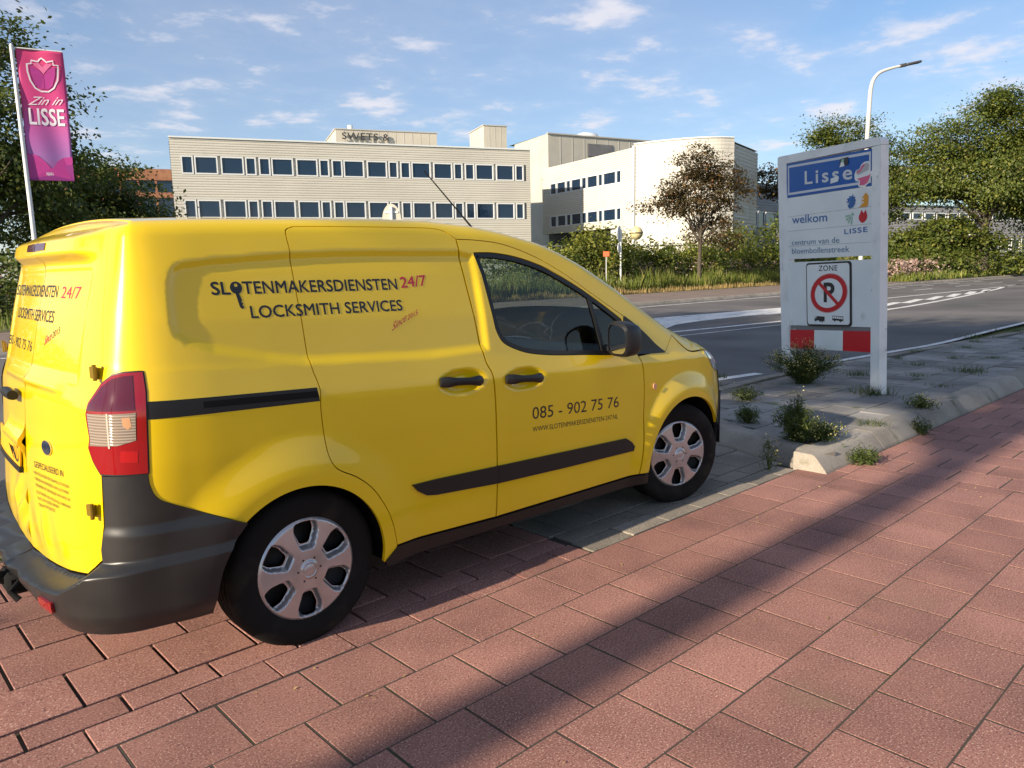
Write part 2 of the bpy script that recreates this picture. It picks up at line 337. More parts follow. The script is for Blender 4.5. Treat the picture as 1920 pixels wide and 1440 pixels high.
# ---- raised island with kerbs
def y_road(x): return float(np.interp(x, [4.2,4.6,5.3,6.2,7.05,7.8,9.83,11.1,13.1,16.5,24,40], [.25,.75,1.05,1.14,1.16,1.10,.92,.82,.66,.34,.1,-.1]))
def x_front(y): return float(np.interp(y, [-1.2,-.91,-.63,-.22,.25,.75,1.05,1.14], [3.64,3.70,3.775,3.93,4.2,4.6,5.3,6.2]))
isl = [(3.80,-1.0)]+[(x_front(y)+.14, y) for y in (-.63,-.22,.25,.8,1.1)]+[(x, y_road(x)-.10) for x in (6.2,7.05,7.8,9.83,11.1,13.1,16.5,24,40)]+[(40,-1.0)]
ISL = sheet('traffic_island', isl, .1065, M_BED)
cells = []
for i in range(9):
    y1 = -.985+.3015*i; ph = 3.9+(.15 if i % 2 else 0)+random.uniform(-.02, .02)
    for k in range(60):
        x = ph+.303*k; yc = y1+.15
        if x > x_front(yc)+.20 and yc+.15 < y_road(x+.15)-.12: cells.append((x+.15, yc, .294, .2935))
pave(ISL, 'paving_slab', cells, .05, M_SLAB, 300, .0022, .005, .118, 'far_paving_slabs')
def kerb_piece(p0, p1, out_n, parent, top=.124, foot=.135, back=.13):
    """splayed kerb stone from p0 to p1 (back edge of the foot line), out_n = direction towards the lower side"""
    p0 = np.array(p0, float); p1 = np.array(p1, float); d = (p1-p0)/np.linalg.norm(p1-p0); n = np.array(out_n, float); L = np.linalg.norm(p1-p0)
    prof = [(0,-.05),(.0,.006),(-.010,.022),(-.075,top-.022),(-.092,top-.006),(-.112,top),(-.112-back+.004,top+.002),(-.112-back,top-.004),(-.112-back,-.05)]
    V = []; F = []; S = 7
    for s in range(S):
        q = s/(S-1); sh = .004 if s in (0, S-1) else 0.
        for o_, z in prof: V.append((*(p0+d*(.003+(L-.006)*q)+n*(o_+sh*-1*(o_ > -.1))+n*random.gauss(0, .0006)), z-sh*(z > .05)+random.gauss(0, .0006)))
    m = len(prof)
    for s in range(S-1):
        for k in range(m-1): F.append((s*m+k, (s+1)*m+k, (s+1)*m+k+1, s*m+k+1))
    F += [tuple(range(m)), tuple((S-1)*m+k for k in range(m))[::-1]]
    if np.cross(np.r_[d, 0], np.r_[n, 0])[2] > 0: F = [f[::-1] for f in F]
    return smooth_by_angle(obj('kerb_stone', V, F, M_KERB, parent), 40)
x = 3.655
while x < 24: kerb_piece((x, -1.205), (x+.98, -1.205), (0, -1), ISL); x += .985
fr = [(x_front(y), y) for y in (-1.10,-.63,-.20,.22,.60,.88,1.05)]+[(x, y_road(x)) for x in (6.0,7.0)]
for i, (a, c) in enumerate(zip(fr[:-1], fr[1:])):
    d = np.array(c)-np.array(a); d = d/np.linalg.norm(d); kerb_piece(a, c, (-d[1], d[0]), ISL, top=.118 if i else .112)
x = 7.0
while x < 24: kerb_piece((x, y_road(x)), (x+.98, y_road(x+.98)), (.05, 1), ISL, .115); x += .985
# low edging strip between bay and red pavement leading to the kerb corner
# ---- far side of the road
FK = sheet('far_pavement', [(-120,13.62),(300,13.62),(300,14.5),(56,14.5),(46,19.3),(-120,19.3)], .10, M_FARPATH)
x = -6.
while x < 90: kerb_piece((x, 13.5), (x+1.95, 13.5), (0, -1), FK, .12); x += 1.96
sheet('verge', [(-150,19.25),(45.9,19.25),(55.9,14.45),(330,14.45),(330,80),(-150,80)], .11, M_GRASSG)
# ================================================================== buildings
M_CLAD = mat('cream_metal_cladding', (.575, .555, .49), rough=.5, spec=.4, var=[((.53, .51, .45), .35, 5, .40, .68), ((.46, .445, .395), 1.3, 6, .64, .82)])
M_CLADG = mat('grey_and_shaded_cladding', (.34, .335, .34), rough=.55, spec=.4, var=((.27, .26, .27), .5, 4, .4, .65))
M_PANEL = mat('pale_roof_panels', (.52, .49, .41), rough=.6, var=((.45, .43, .36), .5, 5, .4, .68))
M_WFRAME = mat('white_window_frame', (.72, .74, .74), rough=.4)
M_PANE = mat('dark_window_glass', (.008, .022, .05), rough=.03, spec=.8)
M_BLK = mat('dark_entrance', (.012, .013, .014), rough=.25)
M_BRICK = mat('orange_brick_wall', (.36, .17, .09), rough=.9, var=((.28, .12, .07), 2, 4, .4, .6))
M_LETTER = mat('dark_roof_letters', (.03, .03, .035), rough=.5)
class Wall:
    """vertical plane from p0 to p1, left to right as seen from outside"""
    def __init__(s, p0, p1): s.p0 = np.array(p0, float); s.p1 = np.array(p1, float); s.L = np.linalg.norm(s.p1-s.p0); s.e = (s.p1-s.p0)/s.L; s.n = np.array((s.e[1], -s.e[0]))
    def at(s, q, z, out=0.): a = s.p0+s.e*q+s.n*out; return (a[0], a[1], z)
    def ax(s): return ((s.e[0], s.e[1], 0), (s.n[0], s.n[1], 0), (0, 0, 1))
def ribs(b, w, s0, s1, z0, z1, pitch=.165, depth=.024):
    n = max(1, round((z1-z0)/pitch)); h = (z1-z0)/n; prof = []
    for k in range(n): z = z0+k*h; prof += [(0., z), (depth, z+h*.18), (depth, z+h*.72), (0., z+h*.90)]
    prof.append((0., z1)); V = [w.at(s0, z, o) for o, z in prof]+[w.at(s1, z, o) for o, z in prof]; m = len(prof)
    b.add(V, [(k, m+k, m+k+1, k+1) for k in range(m-1)])
def window(w, s0, s1, z0, z1, parent, frame=.09, depth=.10):
    b = MB(); W_, H_ = s1-s0, z1-z0
    for (c, d) in (((s0+frame/2, (z0+z1)/2), (frame, H_)), ((s1-frame/2, (z0+z1)/2), (frame, H_)), (((s0+s1)/2, z0+frame/2), (W_-2*frame, frame)), (((s0+s1)/2, z1-frame/2), (W_-2*frame, frame))):
        b.box(w.at(c[0], c[1], -.01), (d[0], depth, d[1]), w.ax())
    f = b.build('window', M_WFRAME, parent)
    p = MB(); q = random.gauss(0, .003); r = random.gauss(0, .003); p.add([w.at(s0+frame, z0+frame, -.035+q), w.at(s1-frame, z0+frame, -.035-q), w.at(s1-frame, z1-frame, -.035-q+r), w.at(s0+frame, z1-frame, -.035+q+r)], [(0, 1, 2, 3)]); p.build('pane', M_PANE, f); return f
def pbox(name, parent, m, x0, x1, y0, y1, z0, z1, ax=None):
    b = MB(); b.box(((x0+x1)/2, (y0+y1)/2, (z0+z1)/2), (x1-x0, y1-y0, z1-z0)); return b.build(name, m, parent)
# --- office block with two visible window rows
A = Wall((17.91,49.68), (41.43,39.82)); BA = thing('office_building', (*A.at(12.7, 0)[:2], 0), 'long cream ribbed office block with two rows of dark blue windows', 'building')
rows = [(5.20,6.42), (8.08,9.27)]; b = MB()
for z0, z1 in ((0., 2.3), (3.5, 5.20), (6.42, 8.08), (9.27, 10.40)): ribs(b, A, 0, A.L, z0, z1)
for z0, z1 in ((2.3,3.5), *rows): ribs(b, A, 0, .60, z0, z1); ribs(b, A, 25.16, A.L, z0, z1)
for z0, z1 in ((2.3,3.5), *rows): b.add([A.at(.6, z0, -.12), A.at(25.16, z0, -.12), A.at(25.16, z1, -.12), A.at(.6, z1, -.12)], [(0, 1, 2, 3)])
b.build('wall', M_CLAD, BA)
b = MB(); b.box(A.at(A.L/2, 10.44, .0), (A.L+.1, .20, .10), A.ax()); b.build('parapet_trim', M_WFRAME, BA)
mod = (25.14-.61)/5
for z0, z1 in ((2.3,3.5), *rows):
    for k in range(5):
        s = .61+mod*k; q = mod/4.92
        for a, c in ((0., .76), (.83, 2.29), (2.48, 3.95), (4.05, 4.75)): window(A, s+a*q, s+c*q, z0, z1, BA)
# side and back of the block
depthA = 16.; AL = Wall(A.at(0, 0, -depthA)[:2], A.at(0, 0, 0)[:2]); AR = Wall(A.at(A.L, 0, 0)[:2], A.at(A.L, 0, -depthA)[:2]); b = MB()
ribs(b, AL, 0, AL.L, 0, 10.2); b.build('end_wall', M_CLADG, BA); b = MB(); ribs(b, AR, 0, AR.L, 0, 10.4); b.build('end_wall', M_CLAD, BA)  # left end wall: its shade is put into the colour, grey instead of cream
b = MB(); b.add([A.at(0, 10.3, 0), A.at(A.L, 10.3, 0), A.at(A.L, 10.3, -depthA), A.at(0, 10.3, -depthA)], [(0, 1, 2, 3)]); b.add([A.at(A.L, 0, -depthA), A.at(0, 0, -depthA), A.at(0, 10.3, -depthA), A.at(A.L, 10.3, -depthA)], [(0, 1, 2, 3)]); b.build('flat_roof', M_PANEL, BA)
def roof_box(s0, s1, back, dep, z1, parent, name, seams):
    w = Wall(A.at(s0, 0, -back)[:2], A.at(s1, 0, -back)[:2]); b = MB(); L = w.L; b.box(w.at(L/2, (10.31+z1)/2, -dep/2), (L, dep, z1-10.31), w.ax()); o = b.build(name, M_PANEL, parent)
    b = MB()
    for k in range(1, seams): b.box(w.at(L*k/seams, (10.31+z1)/2, .004), (.035, .02, z1-10.4), w.ax())
    b.box(w.at(L/2, z1+.03, -dep/2), (L+.14, dep+.14, .07), w.ax()); b.build('seam_trim', mat('seam', (.45, .44, .40), rough=.6), o); return w, o
w1, rb1 = roof_box(12.10, 20.61, 9, 6, 12.95, BA, 'roof_house', 12); w2, rb2 = roof_box(25.5-1.0, 27.6-1.0, 8, 4, 13.6, BA, 'roof_house', 4)
for dz, dx in ((0, 0),):
    V, F = text2d('SWETS &', .004, 1.05); Ls = 3.9; P0 = [w1.at(.48+Ls*a, 12.16+.56*c, .16) for a, c in V]; P1 = [w1.at(.48+Ls*a, 12.16+.56*c, .24) for a, c in V]; n = len(V)
    ed = {}
    for f in F:
        for i in range(len(f)): e_ = (f[i], f[(i+1) % len(f)]); ed[e_] = 1
    side_f = [(a, c, n+c, n+a) for a, c in ed if (c, a) not in ed]
    PP_ = np.array(P0+P1)
    for idx, ff in glyphs(V, F):
        m_ = {v: k for k, v in enumerate(idx)}; k_ = len(idx); sf = [(m_[a], m_[c], k_+m_[c], k_+m_[a]) for a, c in ed if (c, a) not in ed and a in m_]
        obj('roof_letter', list(PP_[idx])+list(PP_[[n+i for i in idx]]), [tuple(k_+i for i in f) for f in ff]+[tuple(f[::-1]) for f in ff]+sf, M_LETTER, rb1)
    0 and obj('roof_letters', P0+P1, [tuple(n+i for i in f) for f in F]+[tuple(f[::-1]) for f in F]+side_f, M_LETTER, rb1, label='dark raised letters on the roof house')
b = MB(); b.tube([w1.at(1.45, 12.9, -1.5), w1.at(1.45, 13.55, -1.5)], .22, 14); b.tube([w1.at(1.0, 12.95, -1.5), w1.at(1.3, 13.2, -1.5)], .05, 6); b.build('roof_vent', M_WFRAME, BA)
# --- wing with the curved front
BW = thing('office_wing', (48, 34, 0), 'cream office wing with a curved windowless front behind the copper tree', 'building')
B1 = Wall((49.22,46.11), (45.91,33.18)); b = MB(); zt = 10.20; r2 = [(4.98,5.95), (7.79,8.78)]
for z0, z1 in ((4.4,4.98), (5.95,7.79), (8.78,zt)): ribs(b, B1, 0, B1.L, z0, z1)
for z0, z1 in r2: ribs(b, B1, 0, 1.28, z0, z1); ribs(b, B1, 11.74, B1.L, z0, z1); b.add([B1.at(1.28, z0, -.12), B1.at(11.74, z0, -.12), B1.at(11.74, z1, -.12), B1.at(1.28, z1, -.12)], [(0, 1, 2, 3)])
ribs(b, B1, 11.0, B1.L, 0, 4.4); b.build('wall', M_CLAD, BW)
for z0, z1 in r2:
    for a, c in ((1.32,2.32), (2.45,3.84), (3.92,4.62), (4.70,6.19), (6.27,7.0), (7.08,8.57), (8.65,9.27), (9.34,11.03), (11.08,11.72)): window(B1, a, c, z0, z1, BW, .07)
b = MB(); b.add([B1.at(0, 0, -.6), B1.at(9.9, 0, -.6), B1.at(9.9, 4.4, -.6), B1.at(0, 4.4, -.6)], [(0, 1, 2, 3)]); b.add([B1.at(0, 4.4, -.6), B1.at(11, 4.4, -.6), B1.at(11, 4.4, 0), B1.at(0, 4.4, 0)], [(0, 3, 2, 1)]); b.build('glazed_entrance', M_BLK, BW)
b = MB(); b.box(B1.at(10.5, 2.2, -.3), (1.0, .1, 4.4), B1.ax()); b.build('entrance_panel', M_WFRAME, BW)
# curved part
cp = catmull([(45.91,33.18), (46.35,31.2), (47.25,29.0), (48.35,27.7), (49.57,27.02)], 5); ztop = [10.26+.33*math.sin(min(1, i/(len(cp)-1)*1.15)*PI*.5)*1.0 for i in range(len(cp))]; b = MB()
for i in range(len(cp)-1): w = Wall(cp[i], cp[i+1]); ribs(b, w, 0, w.L, 0, 10.40, .26, .018)
b.build('curved_wall', M_CLAD, BW)
b = MB(); b.tube([(x-.05, y, 10.44) for x, y in cp], .06, 6); b.build('parapet_trim', M_WFRAME, BW)
b = MB(); b.tube([(45.80,33.18,0), (45.80,33.18,10.3)], .09, 8); b.build('downpipe', M_WFRAME, BW)
E1 = Wall((49.57,27.02), (55.43,28.44)); b = MB(); ribs(b, E1, 0, E1.L, 0, 10.0, .26, .018); b.build('end_wall', M_CLAD, BW)
for z0, z1 in ((2.5,3.5), (4.86,5.75), (7.5,8.4)): window(E1, .45, 3.7, z0, z1, BW, .08)
b = MB(); roof = [(49.22,46.11), (45.91,33.18)]+cp[1:]+[(55.43,28.44), (58,44)]; b.add([(x, y, 10.15) for x, y in roof], [tuple(range(len(roof)))[::-1]]); b.build('flat_roof', M_PANEL, BW)
# tall block behind
BB = thing('plant_block', (58, 52, 0), 'tall cream plant room block with louvred vent rising behind the wing', 'building')
P1_ = Wall((54.01,49.97), (66.33,46.83)); P2_ = Wall((55.78,56.56), (54.01,49.97)); b = MB()
for w in (P1_, P2_): b.add([w.at(0, 0), w.at(w.L, 0), w.at(w.L, 14.3), w.at(0, 14.3)], [(0, 1, 2, 3)])
b.add([P1_.at(0, 14.28), P1_.at(P1_.L, 14.28), P1_.at(P1_.L, 14.28, -8), P1_.at(0, 14.28, -8)], [(0, 1, 2, 3)]); b.build('wall', M_PANEL, BB)
b = MB()
for k in range(1, 9): b.box(P1_.at(P1_.L*k/9, 7.15, .01), (.05, .03, 14.2), P1_.ax())
b.box(P1_.at(P1_.L/2, 14.33, 0), (P1_.L+.2, .25, .12), P1_.ax()); b.build('seam_trim', mat('seam2', (.45, .43, .38), rough=.6), BB)
b = MB()
for k in range(12): b.box(P1_.at(6.2, 12.45+.1*k, .05), (3.0, .06, .05), P1_.ax())
lv = b.build('louvre', M_CLADG, BB); b = MB(); b.box(P1_.at(6.2, 13.0, .02), (3.1, .03, 1.25), P1_.ax()); b.build('louvre_back', M_BLK, lv)
b = MB(); b.box(P1_.at(6.0, 14.65, -2), (2.2, 1.6, .7), P1_.ax(), .3); smooth_by_angle(b.build('roof_dome', M_WFRAME, BB), 60)
# low grey block to the right, seen between the trees
BC = thing('low_office_block', (85, 33, 0), 'low grey ribbed office block seen behind the sign and the right trees', 'building')
C1 = Wall((64.5,34.9), (71.7,35.2)); C2 = Wall((72.5,37.5), (120,22.0)); b = MB()
ribs(b, C1, 0, C1.L, 6.5, 9.0, .25); ribs(b, C1, 0, C1.L, 0, 3.2, .25); b.add([C1.at(0, 3.2, -.1), C1.at(C1.L, 3.2, -.1), C1.at(C1.L, 6.5, -.1), C1.at(0, 6.5, -.1)], [(0, 1, 2, 3)])
for z0, z1 in ((0., 1.9), (3.95,6.05), (6.95,7.7)): ribs(b, C2, 0, C2.L, z0, z1, .25)
b.build('wall', M_CLADG, BC); b = MB()
for z0, z1 in ((1.9,3.95), (6.05,6.95)): b.add([C2.at(0, z0, -.12), C2.at(C2.L, z0, -.12), C2.at(C2.L, z1, -.12), C2.at(0, z1, -.12)], [(0, 1, 2, 3)])
b.build('window_recess', M_BLK, BC)
for a, c in ((.3,1.4), (1.6,2.9), (3.1,4.4), (4.7,6.8)): window(C1, a, c, 4.9, 6.4, BC, .1)
for k in range(24):
    for z0, z1 in ((2.2,3.85), (6.05,6.9)): window(C2, .3+2.05*k, 2.05+2.05*k, z0, z1, BC, .12)
b = MB(); b.add([C2.at(0, 7.7, .2), C2.at(C2.L, 7.7, .2), C2.at(C2.L, 8.6, -8), C2.at(0, 8.6, -8)], [(0, 1, 2, 3)]); b.add([C1.at(0, 9.05, .1), C1.at(C1.L, 9.05, .1), C1.at(C1.L, 9.05, -8), C1.at(0, 9.05, -8)], [(0, 1, 2, 3)]); b.build('roof', M_CLADG, BC)
# brick building far left
BR = thing('brick_building', (31, 95, 0), 'orange brick building with glass bands far behind the left trees', 'building')
K = Wall((22,97), (36,91)); b = MB()
for z0, z1 in ((0,4), (7,8), (10.6,11.2), (12.6,13.9)): b.box(K.at(K.L/2, (z0+z1)/2, -.3), (K.L, .6, z1-z0), K.ax())
b.build('wall', M_BRICK, BR); b = MB(); b.box(K.at(K.L/2, 7, -.5), (K.L-.2, .3, 13.6), K.ax()); b.build('glass_band', M_PANE, BR)
for k in range(8):
    b = MB(); b.box(K.at(K.L*(k+.5)/8, 7, -.25), (.25, .3, 13.4), K.ax()); b.build('pier', M_BRICK, BR)
# ---------- van body surface: P(u,t); u runs along the plan outline (u = x on the flat of the side), t runs up the section
def lut(xs, ys, sig, n=4001):
    xs = np.asarray(xs, float); ys = np.asarray(ys, float)
    lo, hi = xs[0], xs[-1]; g = np.linspace(lo, hi, n); h = g[1]-g[0]
    k = int(max(1, 4*sig/h)); ker = np.exp(-.5*(np.arange(-k, k+1)*h/sig)**2); ker /= ker.sum()
    v = np.interp(g, xs, ys)
    # linear extension so the ends keep their slope
    a = v[0]-(v[1]-v[0])*np.arange(k, 0, -1); b = v[-1]+(v[-1]-v[-2])*np.arange(1, k+1)
    v = np.convolve(np.concatenate([a, v, b]), ker, 'valid')
    return lambda q: np.interp(q, g, v)
def sst(a, b, x):
    q = np.clip((x-a)/(b-a), 0, 1); return q*q*(3-2*q)
PLAN = [(-.63,.78),(-.655,.72),(-.676,.60),(-.692,.40),(-.703,.15),(-.706,.0),(-.703,-.15),(-.692,-.40),(-.676,-.60),(-.655,-.72),(-.618,-.795),(-.555,-.842),(-.47,-.864),(-.35,-.872),(-.1,-.874),
        (1,-.874),(2.2,-.872),(2.45,-.868),(2.65,-.856),(2.8,-.835),(2.95,-.792),(3.06,-.73),(3.14,-.64),(3.2,-.5),(3.235,-.3),(3.25,-.1),(3.252,0),(3.25,.1)]
_p = np.array(PLAN); _s = np.r_[0, np.cumsum(np.hypot(*np.diff(_p, axis=0).T))]
_i0 = 15; _s = _s-_s[_i0]+1.0
_fx = lut(_s, _p[:,0], .035); _fy = lut(_s, _p[:,1], .035)
def plan(u):
    e = 1e-3; x, y = _fx(u), _fy(u); dx, dy = _fx(u+e)-_fx(u-e), _fy(u+e)-_fy(u-e); L = np.hypot(dx, dy)
    return x, y, dy/L, -dx/L        # outward normal (to the right of travel)
_g = np.linspace(_s[0], 0, 8000); U_REAR = float(_g[np.argmin(np.abs(_fy(_g)))])       # rear centre line
_g = np.linspace(2.5, _s[-1], 4000); U_FRONT = float(_g[np.argmin(np.abs(_fy(_g)))])
_side = lut([.15,.22,.30,.42,.60,.75,.88,.915,.985,1.0,1.02,1.2,1.4,1.55,1.8], [.045,.034,.018,.007,.000,-.003,.001,.004,.018,.021,.026,.052,.094,.134,.21], .010)
_rear = lut([.15,.42,.50,.80,1.0,1.03,1.06,1.3,1.6,1.8], [-.02,-.042,-.044,-.022,-.006,.004,.014,.066,.145,.21], .014)
_front = lut([.15,.30,.6,.8,1.0,1.8], [.05,.01,.0,.03,.10,.5], .03)
_ze = lut([-1.9,-1.0,-.75,-.5,-.2,.08,.46,.74,.98,1.18,1.40,1.53,1.66,1.80,1.95,2.10,2.20,2.36,2.56,2.75,2.90,3.02,3.3,4.2],
          [1.60,1.60,1.602,1.613,1.626,1.634,1.643,1.644,1.629,1.600,1.552,1.508,1.4525,1.381,1.301,1.210,1.160,1.079,1.007,.943,.889,.845,.80,.78], .03)
_rr = lut([-1.9,-.8,-.4,.9,1.4,2.2,2.6,3.0,4.2], [.05,.05,.09,.09,.07,.06,.11,.09,.06], .06)
ARCH_R = (-.03, .29, .353); ARCH_F = (2.475, .285, .365)
RECESS = None; CUPS = []; EXTRA = []
def poly_sd(px, pz, poly):
    """signed distance to polygon, negative inside"""
    P = np.asarray(poly, float); Q = np.roll(P, -1, 0)
    d = np.full(np.shape(px), 1e9); ins = np.zeros(np.shape(px), bool)
    for (x1, y1), (x2, y2) in zip(P, Q):
        ex, ey = x2-x1, y2-y1; wx, wy = px-x1, pz-y1
        q = np.clip((wx*ex+wy*ey)/(ex*ex+ey*ey+1e-12), 0, 1)
        d = np.minimum(d, (wx-q*ex)**2+(wy-q*ey)**2)
        c = ((y1 > pz) != (y2 > pz)) & (px < (x2-x1)*(pz-y1)/(y2-y1+1e-15)+x1); ins ^= c
    d = np.sqrt(d); return np.where(ins, -d, d)
def inset(u, t):
    wr = sst(-.40, -.78, u); wf = sst(2.75, 3.15, u)
    zb = 1.088-.067*u; zc = .968-.034*u
    ts = np.where(t > zb, 1+(t-zb)*.6/(1.6-zb), np.where(t > zc, .9+(t-zc)*.1/(zb-zc), .2+(t-.2)*.7/(zc-.2)))
    return (1-wr-wf)*_side(ts)+wr*_rear(t)+wf*_front(t)
def disp(u, t, feats=True):
    D = np.zeros(np.broadcast(u, t).shape)
    for (cx, cz, r), amp, wd in ((ARCH_R, .024, .21), (ARCH_F, .026, .17)):
        rho = np.hypot(u-cx, (t-cz)); D = D+amp*(1-sst(r+.03, r+wd, rho))
    if not feats: return D
    if RECESS is not None:
        m = (u > -.6) & (u < 1.0) & (t > .95) & (t < 1.58)
        if np.any(m):
            uu, tt = np.broadcast_arrays(u, t); sd = np.full(D.shape, 1.0); sd[m] = poly_sd(uu[m], tt[m], RECESS); q_ = np.clip((.003-sd)/.040, 0, 1); D = D-.014*(q_-.5*np.sin(2*np.pi*q_)/(2*np.pi))
    for cx, cz, a, b, dep in CUPS:
        q = np.hypot((u-cx)/a, (t-cz)/b); D = D-dep*(1-sst(.35, 1.0, q))
    # rear spoiler lip and shallow panel of the blanked rear window
    D = D+.045*sst(-.80, -.98, u)*sst(1.475, 1.52, t)*(1-sst(1.56, 1.60, t))
    return D
def surf(u, t, off=0., feats=True):
    u, t = np.broadcast_arrays(np.asarray(u, float), np.asarray(t, float))
    x, y, nx, ny = plan(u); ze = _ze(u); r = _rr(u)
    sl = (inset(u, ze-r*.8+.002)-inset(u, ze-r*.8-.002))/.004; th0 = np.arctan(sl)
    T0 = ze-r*(1-np.sin(th0))
    th = np.clip(th0+(t-T0)/r, None, np.pi/2)
    up = t > T0
    z = np.where(up, T0+r*(np.sin(th)-np.sin(th0)), t)
    d = np.where(up, inset(u, T0)+r*(np.cos(th0)-np.cos(th)), inset(u, np.minimum(t, T0)))
    o = disp(u, t, feats)*np.where(up, np.cos(th), 1)
    P = np.stack([x-nx*(d-o), y-ny*(d-o), z], -1)
    if np.any(off): P = P+normal(u, t, feats)*np.asarray(off)[..., None] if np.ndim(off) else P+normal(u, t, feats)*off
    return P
def t_top(u):
    u = np.asarray(u, float); ze = _ze(u); r = _rr(u)
    sl = (inset(u, ze-r*.8+.002)-inset(u, ze-r*.8-.002))/.004; th0 = np.arctan(sl)
    return ze-r*(1-np.sin(th0))+r*(np.pi/2-th0)
def normal(u, t, feats=True, e=.0025):
    a = surf(u+e, t, 0, feats)-surf(u-e, t, 0, feats); b = surf(u, t+e, 0, feats)-surf(u, t-e, 0, feats)
    n = np.cross(a, b); return n/(np.linalg.norm(n, axis=-1, keepdims=True)+1e-12)
# ================================================================== the van
RECESS = [(-.435,1.262),(-.432,1.33),(-.426,1.39),(-.413,1.436),(-.398,1.459),(-.366,1.476),(-.245,1.489),(.04,1.508),(.268,1.515),(.433,1.516),(.86,1.515),(.95,1.50),(.95,1.06),(.62,1.058),(.33,1.074),(.15,1.083),(.03,1.091),(-.12,1.117),(-.30,1.160),(-.388,1.194),(-.424,1.226)]
CUPS = [(.770,.944,.150,.060,.022),(1.145,.914,.150,.058,.022)]
def paint_mat(name, col):
    m = mat(name, col, rough=.30, spec=.4, coat=.85, coat_rough=.02, var=((col[0]*.93, col[1]*.92, col[2]), 1.3, 2, .35, .7)); return m
M_PAINT = paint_mat('yellow_paint', (.85, .585, .0))
M_BLACKPL = mat('black_plastic', (.010, .010, .0105), rough=.45, spec=.4, bump=(900, .12, .001))
M_BUMPER = mat('grey_black_bumper_plastic', (.0175, .0178, .0185), rough=.36, spec=.5, var=[((.013, .0132, .014), 5, 4, .35, .7), ((.034, .033, .031), 2.2, 5, .62, .82)], bump=[(700, .10, .001), (6, .08, .01)])
M_RUBBER = mat('tyre_rubber', (.009, .0085, .008), rough=.85, spec=.2, var=((.026, .022, .018), 9, 4, .50, .78), bump=(220, .25, .002))
M_GLASS = glass_mat('door_glass', (.72, .80, .78), ior=1.5, extra=.0)
M_SCREEN = glass_mat('windscreen_glass', (.55, .62, .60), ior=1.5)
M_ALLOY = mat('silver_wheel_cover', (.52, .52, .53), rough=.26, metal=.7, spec=.5, var=((.43, .415, .40), 14, 4, .48, .78))
M_CHROME = mat('chrome', (.75, .75, .76), rough=.08, metal=1.)
M_DARK = mat('dark_underbody', (.012, .012, .012), rough=.9, spec=.1)
M_INT = mat('dark_grey_interior', (.035, .036, .038), rough=.65, bump=(500, .1, .001))
M_SEAT = mat('seat_cloth', (.05, .052, .056), rough=.9, bump=(900, .2, .001))
M_INK = mat('black_vinyl', (.010, .011, .016), rough=.35)
M_REDINK = mat('red_vinyl', (.52, .012, .045), rough=.35)
M_LENSRED = mat('red_lamp_lens', (.25, .0015, .004), rough=.10, coat=.6)
M_LENSDK = mat('dark_red_lamp_lens', (.075, .002, .010), rough=.08, coat=.5)
M_BULB = mat('amber_bulb', (.50, .27, .14), rough=.2, coat=.5); M_LENSBR = mat('bright_red_lens', (.36, .004, .006), rough=.1, coat=.6); M_LENSDV = mat('lamp_divider', (.45, .40, .33), rough=.2)
M_HINGE = mat('yellow_hinge_metal', (.22, .14, .01), rough=.4, metal=.3)
def lens_clear():
    m = mat('clear_lamp_lens', (.60, .50, .40), rough=.10, coat=1.); nt = m.node_tree; b = nt.nodes['Principled BSDF']; N = nt.nodes.new; L = nt.links.new
    g = N('ShaderNodeNewGeometry'); w = N('ShaderNodeTexWave'); w.bands_direction = 'Z'; w.inputs['Scale'].default_value = 34; L(g.outputs['Position'], w.inputs['Vector'])
    k = N('ShaderNodeBump'); k.inputs['Strength'].default_value = .5; k.inputs['Distance'].default_value = .004; L(w.outputs['Fac'], k.inputs['Height']); L(k.outputs[0], b.inputs['Normal'])
    c = N('ShaderNodeValToRGB'); c.color_ramp.elements[0].color = (.20, .155, .12, 1); c.color_ramp.elements[1].color = (.34, .28, .22, 1); L(w.outputs['Fac'], c.inputs[0]); L(c.outputs[0], b.inputs['Base Color']); return m
M_LENSCL = lens_clear()
VAN = thing('delivery_van', (1.2, 0, 0), 'yellow locksmith delivery van with black lettering parked beside the kerb', 'van')
def resample(poly, step, closed=True):
    P = np.array(poly, float); Q = np.vstack([P, P[:1]]) if closed else P; out = []
    for a, b in zip(Q[:-1], Q[1:]):
        n = max(1, int(math.ceil(np.hypot(*(b-a))/step)))
        for k in range(n): out.append(a+(b-a)*k/n)
    return np.array(out)
def shrink(P, d):
    """move a dense closed outline inwards by d"""
    A = np.roll(P, 1, 0); B = np.roll(P, -1, 0); e1 = P-A; e2 = B-P
    e1 /= np.linalg.norm(e1, axis=1, keepdims=True)+1e-12; e2 /= np.linalg.norm(e2, axis=1, keepdims=True)+1e-12
    area = .5*np.sum(P[:, 0]*B[:, 1]-B[:, 0]*P[:, 1]); sg = 1 if area > 0 else -1
    n = np.stack([-(e1+e2)[:, 1], (e1+e2)[:, 0]], 1)*sg; n /= np.linalg.norm(n, axis=1, keepdims=True)+1e-12
    return P+n*d
